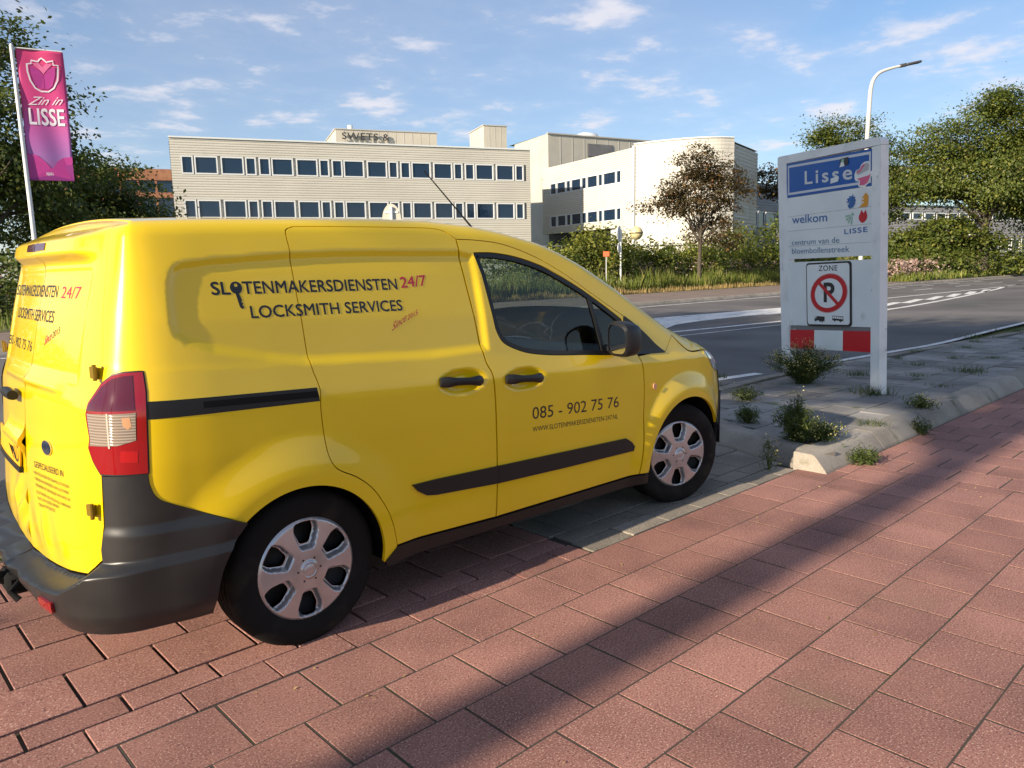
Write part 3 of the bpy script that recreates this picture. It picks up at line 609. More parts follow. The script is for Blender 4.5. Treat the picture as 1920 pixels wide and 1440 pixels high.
def patch2d(outline, holes, step):
    """triangulate a 2D outline with holes and inner grid points; returns vertices, triangles, boundary loops"""
    loops = [np.asarray(outline)]+[np.asarray(h) for h in holes]; pts = np.vstack(loops); edges = []; n = 0; bl = []
    for l in loops:
        k = len(l); edges += [(n+i, n+(i+1) % k) for i in range(k)]; bl.append(list(range(n, n+k))); n += k
    lo, hi = loops[0].min(0), loops[0].max(0); nx, ny = int((hi[0]-lo[0])/step)+2, int((hi[1]-lo[1])/(step*.866))+2
    gx, gy = np.meshgrid(np.arange(nx), np.arange(ny), indexing='ij'); G = np.stack([lo[0]+(gx+.5*(gy % 2))*step, lo[1]+gy*step*.866], -1).reshape(-1, 2)
    sd = poly_sd(G[:, 0], G[:, 1], loops[0]); ok = sd < -.45*step
    for h in loops[1:]: ok &= poly_sd(G[:, 0], G[:, 1], h) > .45*step
    pts = np.vstack([pts, G[ok]])
    r = delaunay_2d_cdt([Vector(q) for q in pts], edges, [], 0, 1e-7)
    V = np.array([tuple(v) for v in r[0]]); T = np.array([f for f in r[2] if len(f) == 3])
    c = V[T].mean(1); keep = poly_sd(c[:, 0], c[:, 1], loops[0]) < 0
    for h in loops[1:]: keep &= poly_sd(c[:, 0], c[:, 1], h) > 0
    T = T[keep]; a = V[T]; ar = (a[:, 1, 0]-a[:, 0, 0])*(a[:, 2, 1]-a[:, 0, 1])-(a[:, 1, 1]-a[:, 0, 1])*(a[:, 2, 0]-a[:, 0, 0])
    T[ar < 0] = T[ar < 0][:, ::-1]; T = T[np.abs(ar) > 1e-10]
    # map loop indices to output vertices
    orig = {}
    for i, src in enumerate(r[3]):
        for s_ in src: orig[s_] = i
    return V, T, [[orig[i] for i in l] for l in bl]
def patch(name, outline, matl, parent, holes=(), step=.014, off=0., flange=.016, gap=.0042, feats=True, side=1, label=None):
    """a trimmed piece of the body surface with a folded edge; side -1 mirrors it to the left of the van"""
    P = shrink(resample(outline, step), gap) if gap else resample(outline, step)
    H = [shrink(resample(h, step), -gap) if gap else resample(h, step) for h in holes]
    V2, T, loops = patch2d(P, H, step); u, t = V2[:, 0], V2[:, 1]
    if callable(off):
        def S(a, b):
            o = off(a, b); q = surf(a, b, 0, feats); e = .002
            x, y, nx, ny = plan(a); return q+np.stack([nx*o, ny*o, 0*o], -1)
        X = S(u, t); e = .0025; N = np.cross(S(u+e, t)-S(u-e, t), S(u, t+e)-S(u, t-e)); N /= np.linalg.norm(N, axis=1, keepdims=True)+1e-12
    else:
        N = normal(u, np.minimum(t, t_top(u)-.008), feats); X = surf(u, t, 0, feats)+N*off
    _x, _y, _nx, _ny = plan(u); N = N*np.where(N[:, 0]*_nx+N[:, 1]*_ny+.5*N[:, 2] < 0, -1, 1)[:, None]
    VV = [X]; NN = [N]; F = [tuple(q) for q in T]; n = len(X)
    if flange and (side > 0 or callable(off)):
        for l in loops:
            k = len(l); a = X[l]; nn = N[l]; tang = np.roll(a, -1, 0)-np.roll(a, 1, 0); out = np.cross(tang, nn); out /= np.linalg.norm(out, axis=1, keepdims=True)+1e-12
            VV += [a, a-nn*flange]; NN += [out, out]
            F += [(n+i, n+k+i, n+k+(i+1) % k, n+(i+1) % k) for i in range(k)]; n += 2*k
    X = np.vstack(VV); N = np.vstack(NN)
    if side < 0: X = X*[1, -1, 1]; N = N*[1, -1, 1]; F = [f[::-1] for f in F]
    return obj(name, X, F, matl, parent, True, N, label)
def arc(c, r, a0, a1, n=24, ry=None): return [(c[0]+r*math.cos(a0+(a1-a0)*k/n), c[1]+(ry or r)*math.sin(a0+(a1-a0)*k/n)) for k in range(n+1)]
PI = math.pi
# outlines (u, t) of the panels
slide_left = catmull([(.083,1.607),(.050,1.592),(.043,1.564),(.045,1.51),(.045,1.386),(.048,1.24),(.052,1.091),(.067,1.028),(.075,.987),(.070,.928),(.074,.832),(.081,.752),(.098,.703),(.129,.672),(.202,.630),(.272,.566),(.330,.474),(.362,.393),(.382,.301)], 5)
slide_top = catmull([(.083,1.607),(.25,1.611),(.463,1.613),(.70,1.614),(.775,1.608),(.820,1.592),(.861,1.563)], 5)
mid_gap = catmull([(.861,1.563),(.864,1.515),(.874,1.393),(.895,1.21),(.913,1.030),(.940,.965),(.948,.904),(.951,.764),(.955,.563),(.957,.459),(.957,.278)], 5)
fd_top = catmull([(.861,1.563),(.94,1.562),(1.024,1.557),(1.10,1.549),(1.19,1.530),(1.30,1.496),(1.40,1.456),(1.52,1.398),(1.64,1.331),(1.80,1.240),(1.942,1.162)], 5)
fd_front = catmull([(1.942,1.162),(1.985,1.06),(2.028,.939),(2.053,.86),(2.058,.72),(2.054,.518),(2.040,.368),(2.027,.268)], 5)
arch_r = arc((-.03, .29), .353, math.radians(129.2), math.radians(-6), 40)
arch_f = arc((2.475, .285), .365, math.radians(184), math.radians(90), 28)[:-1]+arc((2.475, .285), .405, math.radians(90), math.radians(24), 20, .365)
rear_gap = catmull([(-.690,.790),(-.692,.92),(-.698,1.085),(-.708,1.152),(-.728,1.266),(-.757,1.40),(-.778,1.50),(-.790,1.56),(-.792,1.602)], 4)
bump_top = catmull([(-.549,.793),(-.546,.750),(-.530,.710),(-.492,.682),(-.362,.616),(-.2535,.5635)], 5)
TT = lambda u: float(t_top(u))
tri_top = catmull([(1.942,1.162),(2.03,1.112),(2.123,1.049),(2.20,.990),(2.281,.940)], 4)
tops = [(u, TT(u)-.004) for u in np.linspace(2.385, -.79, 120)]
body_out = [(-.690,.790),(-.549,.793)]+bump_top[1:]+arch_r[1:]+[(.322,.245),(.386,.245)]+slide_left[::-1]+slide_top[1:]+fd_top[1:]+tri_top[1:]+[(2.30,.952),(2.372,1.030)]+tops+rear_gap[::-1][1:-1]
hood_line = catmull([(2.372,1.030),(2.44,.975),(2.538,.921),(2.63,.912),(2.715,.915)], 4)
hood_top = [(u, TT(u)-.004) for u in np.linspace(3.20, 2.385, 40)]
win_out = [(.948,1.500)]+catmull([(.948,1.500),(1.06,1.499),(1.182,1.484),(1.30,1.456),(1.411,1.418),(1.573,1.343),(1.684,1.284),(1.80,1.217),(1.925,1.140)], 5)[1:]+catmull([(1.925,1.140),(1.918,1.10),(1.905,1.04),(1.880,.966)], 4)[1:]+catmull([(1.880,.966),(1.786,.968),(1.60,.986),(1.45,.998),(1.32,1.011),(1.20,1.030),(1.123,1.053),(1.06,1.080),(1.028,1.106),(1.006,1.15),(.999,1.189),(.985,1.30),(.972,1.40)], 4)[1:]
QS = .0125
for side in (1, -1):
    st = QS if side > 0 else .045; fe = side > 0; kw = dict(side=side, feats=fe)
    bs = patch('body_side', body_out, M_PAINT, VAN, step=st, gap=0, **kw)
    sd_ = patch('sliding_door', slide_left+[(.957,.278)]+mid_gap[::-1][1:]+slide_top[::-1][1:-1], M_PAINT, VAN, step=st, **kw)
    fd = patch('front_door', mid_gap+fd_front[::-1]+fd_top[::-1][1:-1], M_PAINT, VAN, holes=[win_out[::-1]], step=st, **kw)
    patch('wing', fd_front[10:]+[(2.104,.262)]+arch_f[1:]+[(2.98,.46),(2.99,.60),(2.985,.755)]+[(2.878,.768),(2.80,.805),(2.745,.862),(2.715,.915)]+hood_line[::-1][1:]+[(2.30,.952),(2.281,.938),(2.15,.944)], M_PAINT, VAN, step=st, **kw)
    patch('bonnet_side', hood_line+[(2.80,.905),(2.95,.862),(3.20,.80)]+hood_top, M_PAINT, VAN, step=st, **kw)
    patch('headlamp', [(2.718,.909),(2.748,.860),(2.802,.803),(2.880,.766),(2.987,.753),(3.15,.770),(3.18,.795),(2.95,.855),(2.80,.897)], mat('headlamp_lens', (.55, .58, .62), rough=.05, coat=1., metal=.4) if side > 0 else M_LENSCL, VAN, step=.02, off=.003, gap=.001, **kw)
    patch('front_bumper', [(2.845,.448),(2.98,.458),(2.99,.60),(2.99,.75),(3.2,.765),(3.3,.77),(U_FRONT,.76),(U_FRONT,.18),(3.0,.19),(2.84,.20),(2.842,.35)], M_BUMPER, VAN, step=.04, off=.006, gap=.001, **kw)
    patch('bonnet_front', [(3.2,.775),(U_FRONT,.772),(U_FRONT,TT(U_FRONT)-.004)]+[(u, TT(u)-.004) for u in np.linspace(U_FRONT, 3.2, 12)][1:], M_PAINT, VAN, step=.05, gap=.001, **kw)
    # sill under the doors
    patch('sill', [(.328,.250),(.384,.299),(.957,.274),(2.027,.264),(2.100,.258),(2.106,.205),(.966,.222),(.33,.228)], M_BLACKPL, VAN, step=.03, off=.006, gap=.001, **kw)
    # door window: black frame, glass, divider bar
    inner = shrink(resample(win_out, .012), .020)
    patch('window_frame', win_out, M_BLACKPL, fd, holes=[inner[::-1]], step=.012, off=-.002, gap=.0, **kw)
    patch('window_glass', shrink(resample(win_out, .02), .006), M_GLASS, fd, step=.03, off=-.012, gap=0, flange=0, **kw)
    patch('window_divider', [(1.668,1.300),(1.690,1.288),(1.772,.962),(1.742,.964)], M_BLACKPL, fd, step=.012, off=-.003, gap=0, **kw)
    patch('window_corner_trim', tri_top+[(2.287,.934),(2.15,.940),(2.02,.946),(1.884,.964),(1.909,1.04),(1.922,1.10),(1.929,1.140)], M_BLACKPL, VAN, step=.016, off=.004, gap=.0005, **kw)
    if side > 0:
        rail = patch('door_rail', [(-.545,1.026),(.064,1.003),(.071,.951),(-.547,.968)], M_BLACKPL, VAN, step=.012, off=.0012, gap=0)
        # a lower channel line inside the rail
        patch('rail_slot', [(-.36,1.006),(.063,.990),(.069,.966),(-.36,.984)], M_DARK, rail, step=.02, off=.0024, gap=0, flange=0)
        m = patch('side_moulding', [(.471,.541),(.60,.541),(.957,.529),(.957,.445),(.60,.470),(.545,.479),(.500,.507)], M_BLACKPL, sd_, step=.014, off=.010, flange=.014, gap=.001)
        patch('side_moulding', [(.957,.529),(1.40,.515),(1.90,.499),(1.950,.470),(1.978,.440),(1.968,.416),(1.40,.430),(.957,.445)], M_BLACKPL, fd, step=.014, off=.010, flange=.014, gap=.001)
B_TOP_U = [-2.2,-1.443,-1.30,-1.10,-.95,-.791,-.740,-.700,-.55,-.3]; B_TOP_T = [.372,.372,.376,.389,.408,.436,.470,.502,.515,.52]
def rear_off(u, t):
    k = sst(-.50, -.84, u); top = np.interp(u, B_TOP_U, B_TOP_T)
    A = .018+.085*k
    o = .004+A*(1-sst(top-.034, top-.002, t))+.011*(1-sst(.585, .625, t))*(1-k)
    o = o-.035*(1-sst(.24, .34, t))*1.0
    # dented shelf in the middle of the bumper
    o = o+k*(.004*np.sin(u*19+1.)*np.exp(-((u+1.15)/.16)**2)-.016*np.exp(-((u+1.30)/.06)**2)*(1-sst(.40, .44, t))-.008*np.exp(-((u+1.02)/.05)**2)*sst(.33, .38, t))
    return o
b_in = catmull([(-.2535,.5635),(-.32,.488),(-.355,.42),(-.371,.36),(-.382,.30),(-.384,.262)], 4)
b_out = [(U_REAR,.372),(-1.30,.376),(-1.10,.389),(-.95,.408),(-.791,.436),(-.740,.470),(-.700,.502),(-.703,.543),(-.688,.622),(-.688,.70),(-.690,.788),(-.549,.791)]+bump_top[1:]+b_in[1:]+[(-.70,.262),(-1.0,.265),(U_REAR,.27)]
for side in (1, -1):
    rb = patch('rear_bumper', b_out[::-1], M_BUMPER, VAN, step=.0075 if side > 0 else .02, off=rear_off, flange=.02, gap=.0008, feats=False, side=side)
    patch('reflector', [(-.935,.322),(-.825,.330),(-.823,.366),(-.933,.360)], M_LENSRED, rb, step=.02, off=lambda u, t: rear_off(u, t)+.011, gap=0, flange=.010, feats=False, side=side)
    # rear door
    rd_out = [(U_REAR,.376),(-1.30,.380),(-1.10,.393),(-.95,.412),(-.791,.441),(-.742,.474),(-.705,.506),(-.708,.543),(-.694,.622),(-.694,.79)]+rear_gap[1:]+[(u, TT(u)-.004) for u in np.linspace(-.80, U_REAR, 30)]
    def rdoff(u, t, s=side):
        o = -.006*sst(-.86, -.90, u)*sst(1.075, 1.10, t)*(1-sst(1.44, 1.47, t))            # blanked rear window, pressed in
        o = o+.016*np.exp(-((t-1.045)/.016)**2)*sst(-.95, -1.05, u)                            # rib under it
        o = o+.004*np.sin(u*23+t*11)*np.exp(-((t-.50)/.10)**2)*sst(-.85, -1.25, u)+.006*np.exp(-((u+1.20+.25*(t-.5))/.025)**2)*np.exp(-((t-.52)/.07)**2)  # dents
        if s < 0: o = o+.030*np.exp(-((t-.80)/.035)**2)*sst(-1.02, -1.10, u)+.012*np.sin(u*31+t*47)*np.exp(-((t-.53)/.09)**2)*sst(-1.1, -1.3, u)
        return o
    rd = patch('rear_door', rd_out, M_PAINT, VAN, step=.014 if side > 0 else .02, off=rdoff, gap=.0024, side=side)
    tl = patch('tail_lamp', [(-.604,1.120),(-.540,1.121),(-.536,1.06),(-.547,.841),(-.549,.794),(-.695,.795),(-.727,.836),(-.749,.875),(-.741,.906),(-.762,.984),(-.755,1.019),(-.700,1.083),(-.65,1.112)], M_LENSRED, VAN, step=.010, off=.004, flange=.02, gap=0, feats=False, side=side)
    patch('lamp_gasket', shrink(resample([(-.604,1.120),(-.540,1.121),(-.536,1.06),(-.547,.841),(-.549,.794),(-.695,.795),(-.727,.836),(-.749,.875),(-.741,.906),(-.762,.984),(-.755,1.019),(-.700,1.083),(-.65,1.112)], .012), -.005), M_BLACKPL, tl, step=.02, off=.0022, flange=.01, gap=0, feats=False, side=side)
    patch('upper_lens', [(-.607,1.112),(-.572,1.113),(-.570,1.00),(-.757,.994),(-.748,1.018),(-.697,1.077),(-.65,1.103)], M_LENSDK, tl, step=.014, off=.0058, flange=.003, gap=.002, feats=False, side=side)
    patch('reversing_lens', [(-.754,.990),(-.568,.995),(-.573,.903),(-.633,.886),(-.740,.882),(-.737,.906)], M_LENSCL, tl, step=.014, off=.0058, flange=.003, gap=.002, feats=False, side=side)
    patch('bulb', [(-.612,.978),(-.588,.980),(-.584,.950),(-.596,.940),(-.610,.952)], M_BULB, tl, step=.02, off=.0064, flange=.001, gap=0, feats=False, side=side)
    patch('fog_lens', [(-.625,.835),(-.575,.832),(-.572,.868),(-.622,.872)], M_LENSBR, tl, step=.02, off=.0052, flange=.002, gap=0, feats=False, side=side)
    patch('lamp_rib', [(-.664,.992),(-.658,.992),(-.654,.880),(-.660,.880)], M_LENSDV, tl, step=.02, off=.0066, flange=.002, gap=0, feats=False, side=side)
    for zc in (1.118, .672):
        b = MB(); p0 = surf(-.735, zc)*[1, side, 1]; n0 = normal(-.735, zc)*[1, side, 1]; tg = np.array((-n0[1], n0[0], 0)); tg /= np.linalg.norm(tg)
        b.box(p0+n0*.010, (.014, .034, .040), (n0, tg, (0, 0, 1)), .003); b.tube([p0+n0*.02+tg*.020*side+np.array((0, 0, -.026)), p0+n0*.02+tg*.020*side+np.array((0, 0, .026))], .007, 8)
        b.build('hinge', M_HINGE, rd)
# roof, windscreen and bonnet skin joined across the two side edges
def cap(name, u0, u1, n, crown, matl, step_y=14, z_in=0.):
    us = np.linspace(u0, u1, n); E = surf(us, t_top(us)-.004, 0, False); V = []; F = []; m = step_y
    for i in range(n):
        x, y, z = E[i]
        for k in range(m+1):
            q = -1+2*k/m; V.append((x, -y*q if False else y*(-q), z+z_in+crown*(abs(y)/.7)**1.5*(1-abs(q)**2.2)))
    for i in range(n-1):
        for k in range(m): F.append((i*(m+1)+k, i*(m+1)+k+1, (i+1)*(m+1)+k+1, (i+1)*(m+1)+k))
    return obj(name, V, F, matl, VAN, True)
cap('roof', U_REAR+.01, 1.42, 80, .035, M_PAINT)
cap('windscreen', 1.42, 2.27, 24, .045, M_SCREEN)
cap('bonnet', 2.27, U_FRONT-.01, 34, .05, M_PAINT)
# high brake lamp in the roof lip
patch('brake_lamp', [(U_REAR+.005,1.528),(-1.30,1.530),(-1.30,1.556),(U_REAR+.005,1.558)], M_LENSDK, VAN, step=.012, off=.003, gap=0)
patch('brake_lamp', [(U_REAR+.005,1.528),(-1.30,1.530),(-1.30,1.556),(U_REAR+.005,1.558)], M_LENSDK, VAN, step=.03, off=.003, gap=0, side=-1)
# dark inside of the body
b = MB(); b.box((1.20, 0, .25), (1.64, 1.60, .08)); b.box((1.25, 0, .27), (3.7, 1.05, .16)); b.box((-.52, 0, .42), (.26, 1.5, .16)); b.box((2.95, 0, .42), (.35, 1.4, .35)); b.build('underbody', M_DARK, VAN)
for side in (1, -1):
    for cx, r in ((-.03, .385), (2.475, .405)):
        b = MB(); n = 20; V = []; F = []
        for k in range(n+1):
            a = math.radians(2+176*k/n)
            for y in (.85, .50): V.append((cx+r*math.cos(a), -side*y, .29+r*math.sin(a)))
        for k in range(n): F.append((2*k, 2*k+1, 2*k+3, 2*k+2))
        F.append(tuple(2*k+1 for k in range(n+1))); b.add(V, F); b.build('wheel_housing', M_DARK, VAN)
# mirrors
for side in (1, -1):
    sc = lambda q: np.array((q[0], q[1]*side, q[2]))
    pts = []; b = MB(); ring = []
    c0 = np.array((1.755, -.975, 1.058))
    prof = [(-.060, .78, .80), (-.050, .93, .94), (-.02, 1., 1.), (.03, .97, .97), (.07, .80, .84), (.095, .50, .55), (.105, .15, .2)]
    n = 28; V = []; F = []
    for dx, sy, sz in prof:
        for k in range(n):
            a = 2*PI*k/n; ca, sa = math.cos(a), math.sin(a); ex = lambda v: math.copysign(abs(v)**.55, v)
            V.append(sc(c0+np.array((dx, .072*sy*ex(ca)-.02*dx/.1*0, .090*sz*ex(sa)+(.012*ex(ca) if sa > 0 else 0)))))
    for i in range(len(prof)-1):
        for k in range(n): F.append((i*n+k, i*n+(k+1) % n, (i+1)*n+(k+1) % n, (i+1)*n+k) if side > 0 else (i*n+k, (i+1)*n+k, (i+1)*n+(k+1) % n, i*n+(k+1) % n))
    F.append(tuple((len(prof)-1)*n+k for k in range(n))); b.add(V, F)
    b.box(sc((1.83, -.885, 1.000)), (.12, .10, .045), None, .012)
    mh = b.build('door_mirror', M_BLACKPL, VAN); smooth_by_angle(mh, 40)
    gl = MB(); V = [sc(c0+np.array((-.054, .060*math.copysign(abs(math.cos(2*PI*k/n))**.55, math.cos(2*PI*k/n)), .075*math.copysign(abs(math.sin(2*PI*k/n))**.55, math.sin(2*PI*k/n))))) for k in range(n)]
    gl.add(V, [tuple(range(n))[::-1 if side > 0 else 1]]); gl.build('mirror_glass', M_CHROME, mh)
# door handles: a bar over the pressed cup
def handle(uc, tc, parent, tilt):
    pts = []; V = []; F = []; n = 10; us = np.linspace(-.118, .118, 17)
    for i, du in enumerate(us):
        lift = .012+.020*(1-(abs(du)/.118)**3.2); hh = .0175+.0075*math.exp(-((abs(du)-.092)/.035)**2)
        if abs(du) > .11: hh *= .8
        base = surf(uc+du, tc+tilt*du, 0, False); nn = normal(uc+du, tc+tilt*du, False)
        for k in range(n):
            a = 2*PI*k/n; V.append(base+nn*(lift-.010+.012*math.cos(a))+np.array((0, 0, 1))*hh*math.sin(a))
    for i in range(len(us)-1):
        for k in range(n): F.append((i*n+k, i*n+(k+1) % n, (i+1)*n+(k+1) % n, (i+1)*n+k))
    F += [tuple(range(n))[::-1], tuple((len(us)-1)*n+k for k in range(n))]
    o = obj('handle', V, [f[::-1] for f in F], M_BLACKPL, parent); smooth_by_angle(o, 50)
parts = {o.name: o for o in VAN.children}
handle(.757, .945, parts['sliding_door'], -.075); handle(1.137, .915, parts['front_door'], -.075)
# rear handle, plate, badge on the rear doors (left door is the mirrored one: use u below the centre line)
LRD = [o for o in VAN.children if o.name.startswith('rear_door')]; RD_R, RD_L = LRD[0], LRD[1]
V = []; F = []; n = 10; us = np.linspace(-1.66, -1.50, 10)
for i, uu in enumerate(us):
    base = surf(uu, .975); nn = normal(uu, .975); k0 = 1-abs(i-4.5)/4.5*.25
    for k in range(n): a = 2*PI*k/n; V.append(base+nn*(.030+.020*math.cos(a))+np.array((0, 0, 1))*.026*k0*math.sin(a))
for i in range(len(us)-1):
    for k in range(n): F.append((i*n+k, i*n+(k+1) % n, (i+1)*n+(k+1) % n, (i+1)*n+k)[::-1])
F += [tuple(range(n)), tuple((len(us)-1)*n+k for k in range(n))[::-1]]
smooth_by_angle(obj('handle', V, F, M_BLACKPL, RD_L), 50)
M_PLATE = mat('yellow_number_plate', (.75, .42, .01), rough=.35)
pl_ = patch('number_plate', [(-2.05,.690),(-1.50,.690),(-1.50,.790),(-2.05,.790)], M_PLATE, RD_L, step=.06, off=.012, flange=.006, gap=0)
patch('plate_holder', [(-2.06,.668),(-1.49,.668),(-1.49,.688),(-2.06,.688)], M_BLACKPL, RD_L, step=.06, off=.016, flange=.012, gap=0)
def on_surf(p0, p1, h, off=.0007, shear=0., extra=0.):
    def f(a, b_):
        u = p0[0]+(p1[0]-p0[0])*a+shear*h*b_; t = p0[1]+(p1[1]-p0[1])*a+h*b_; P = surf(u, t)+normal(u, t, False)*(off+extra)
        if p1[0] < -.85:      # on the rear doors follow their pressings
            s_ = np.where(u > U_REAR, 1, -1); ur = np.where(u > U_REAR, u, 2*U_REAR-u); x_, y_, nx, ny = plan(u); o_ = np.where(s_ > 0, rdoff(ur, t, 1), rdoff(ur, t, -1)); P = P+np.stack([nx*o_, ny*o_, 0*o_], -1)
        return P
    return f
text_obj('letter', 'ND', on_surf((-1.62,.703),(-1.515,.703),.075, .0135), M_INK, RD_L)
# badge
def disc(c, ru, rt, off, name, matl, parent):
    pts = [(c[0]+ru*math.cos(2*PI*k/32), c[1]+rt*math.sin(2*PI*k/32)) for k in range(32)]; return patch(name, pts, matl, parent, step=.02, off=off, flange=.004, gap=0, feats=False)
bd = disc((-1.135,.822), .056, .026, .006, 'badge', M_CHROME, RD_R); disc((-1.135,.822), .050, .021, .0072, 'badge_field', mat('badge_blue', (.012, .02, .05), rough=.15, coat=1.), RD_R)
text_obj('lettering', 'Ford', on_surf((-1.170,.813),(-1.100,.813),.016, .0080, .25), M_CHROME, RD_R, shear=.3)
# lettering on the side
BS = parts['body_side']; SD = parts['sliding_door']; FD = parts['front_door']
L1 = (-.270,1.3585); L2 = (.506,1.352)
text_obj('letter', 'SL', on_surf(L1, (L1[0]+.068, 1.358), .046), M_INK, BS, .022, label='black letters S and L before the key shape')
text_obj('letter', 'TENMAKERSDIENSTEN', on_surf((-.157,1.3575), L2, .046), M_INK, SD, .022, 1.03, label='black locksmith company name across the side')
# key shaped letter O
key = arc((-.180,1.380), .022, 0, 2*PI, 22)[:-1]
ko = patch('lettering', key, M_INK, BS, holes=[arc((-.180,1.389), .0065, 0, 2*PI, 12)[:-1][::-1]], step=.01, off=.0007, gap=0, flange=0, label='black key shape standing for the letter O')
patch('key_blade', [(-.186,1.362),(-.173,1.362),(-.166,1.335),(-.170,1.331),(-.164,1.324),(-.168,1.319),(-.162,1.312),(-.170,1.304),(-.178,1.312)], M_INK, BS, step=.01, off=.0007, gap=0, flange=0)
text_obj('letter', '24/7', on_surf((.524,1.357),(.659,1.364),.046), M_REDINK, SD, .018, label='red figures twenty four seven')
text_obj('letter', 'LOCKSMITH SERVICES', on_surf((-.143,1.2715),(.514,1.2655),.045), M_INK, SD, .018, 1.02, label='black second line of the lettering')
text_obj('lettering', 'Since', on_surf((.444,1.184),(.520,1.222),.036, shear=.35), M_REDINK, SD, .004, shear=.2); text_obj('lettering', '2015', on_surf((.528,1.223),(.584,1.243),.024, shear=.25), M_REDINK, SD)
text_obj('letter', '085 - 902 75 76', on_surf((1.183,.713),(1.835,.682),.062), M_INK, FD, label='black telephone number on the front door')
text_obj('lettering', 'WWW.SLOTENMAKERSDIENSTEN-247.NL', on_surf((1.183,.651),(1.829,.620),.026), M_INK, FD, label='small black web address on the front door')
# lettering on the rear doors
kw = .0009
text_obj('lettering', 'SLOTENMAKERSDIENSTEN', on_surf((-2.02,1.357),(-1.225,1.356),.046, kw), M_INK, RD_L, .012); text_obj('lettering', '24/7', on_surf((-1.178,1.354),(-.970,1.354),.044, kw), M_REDINK, RD_R, .004)
text_obj('lettering', 'LOCKSMITH SERVICES', on_surf((-1.90,1.264),(-1.220,1.264),.045, kw), M_INK, RD_L, .012)
text_obj('lettering', 'Since', on_surf((-1.302,1.177),(-1.22,1.203),.036, kw, .2), M_REDINK, RD_R, .004, shear=.2); text_obj('lettering', '2015', on_surf((-1.21,1.207),(-1.128,1.231),.026, kw), M_INK, RD_R)
text_obj('lettering', '085 - 902 75 76', on_surf((-2.08,1.143),(-1.478,1.143),.042, kw), M_INK, RD_L)
text_obj('lettering', 'GESPECIALISEERD IN', on_surf((-1.316,.722),(-.966,.744),.024, .0015), M_INK, RD_R)
for i, (s_, u1) in enumerate([('*HERSTELLINGEN EN RAAMSLUITINGEN', -.913), ('*OPENEN EN REPAREREN VAN SLUITWERK', -.915), ('*REPAREREN EN VERVANGEN VAN HANG EN', -.905), ('SLUITWERK NA (POGING) INBRAAK', -.90), ('*AUTO EN KLUIZEN OPENEN', -1.02), ('*TRANSPORTSLEUTELS', -1.06)]):
    text_obj('lettering', s_, on_surf((-1.330+.012*i,.695-.022*i-(.003 if i > 2 else 0)), (u1,.713-.022*i-(.003 if i > 2 else 0)), .0115, .0016), M_INK, RD_R)
# side indicator, fuel of small things
disc((2.151,.757), .016, .017, .006, 'side_indicator', mat('amber_lens', (.75, .38, .22), rough=.15, coat=1.), parts['wing'])
# wheels
def wheel_mesh():
    T = MB(); prof = [(.196,.085),(.205,.092),(.222,.098),(.250,.101),(.275,.098),(.292,.090),(.302,.078),(.3065,.066)]
    tr = []; y = .060
    for yy in (.046, .016, -.016, -.046): tr += [(.3075, yy+.006), (.300, yy+.004), (.300, yy-.004), (.3075, yy-.006)]
    full = prof+tr+[(r, -h) for r, h in prof[::-1]]
    T.lathe([(r, -h) for r, h in full][::-1] if False else full, 72)
    return T
def window_shape(a, grow=0.):
    """rounded trapezoid opening between two spokes, centre angle a"""
    pts = [(.098-grow*1.25, .019+grow*.75), (.150, .040+grow), (.178+grow*.55, .036+grow*.9), (.1865+grow*.45, .020), (.1865+grow*.45, -.020), (.178+grow*.55, -.036-grow*.9), (.150, -.040-grow), (.098-grow*1.25, -.019-grow*.75)]
    P = np.array(pts); out = []
    for i in range(len(P)):
        p0, p1, p2 = P[i-1], P[i], P[(i+1) % len(P)]; q0 = p1+(p0-p1)*min(.35, .012/np.linalg.norm(p0-p1)); q1 = p1+(p2-p1)*min(.35, .012/np.linalg.norm(p2-p1))
        for k in range(4): t = k/3; out.append((1-t)**2*q0+2*t*(1-t)*p1+t*t*q1)
    ca, sa = math.cos(a), math.sin(a); return np.array([(r*ca-s*sa, r*sa+s*ca) for r, s in out])[::-1]
W_ANG = [math.radians(90+60*k) for k in range(6)]
def cover_height(x, z):
    r = np.hypot(x, z); h = .096+.010*(1-(r/.203)**2)-.010*sst(.188, .205, r)+.006*(1-sst(.030, .040, r))-.004*(1-sst(.024, .028, r))
    for a in W_ANG:
        so_ = window_shape(a, .016)[::-1]; sd = poly_sd(x, z, so_); h = h-.030*sst(-.001, -.015, sd)
        # each opening's inner end has a sloping scoop
    return h
def build_wheel(px, py, steer, side):
    w = bpy.data.objects.new('wheel', None); COL.objects.link(w); w.parent = VAN; w.location = Vector((px, py, .3005))-VAN.location; w.rotation_euler = (0, 0, steer+(PI if side < 0 else 0)); w.empty_display_size = .1
    def part(nm, V, F, m, sm=True, normals=None):
        o = bpy.data.objects.new(nm, mesh_from(nm, V, F, m, sm, normals)); COL.objects.link(o); o.parent = w; return o
    return w, part
cov = None
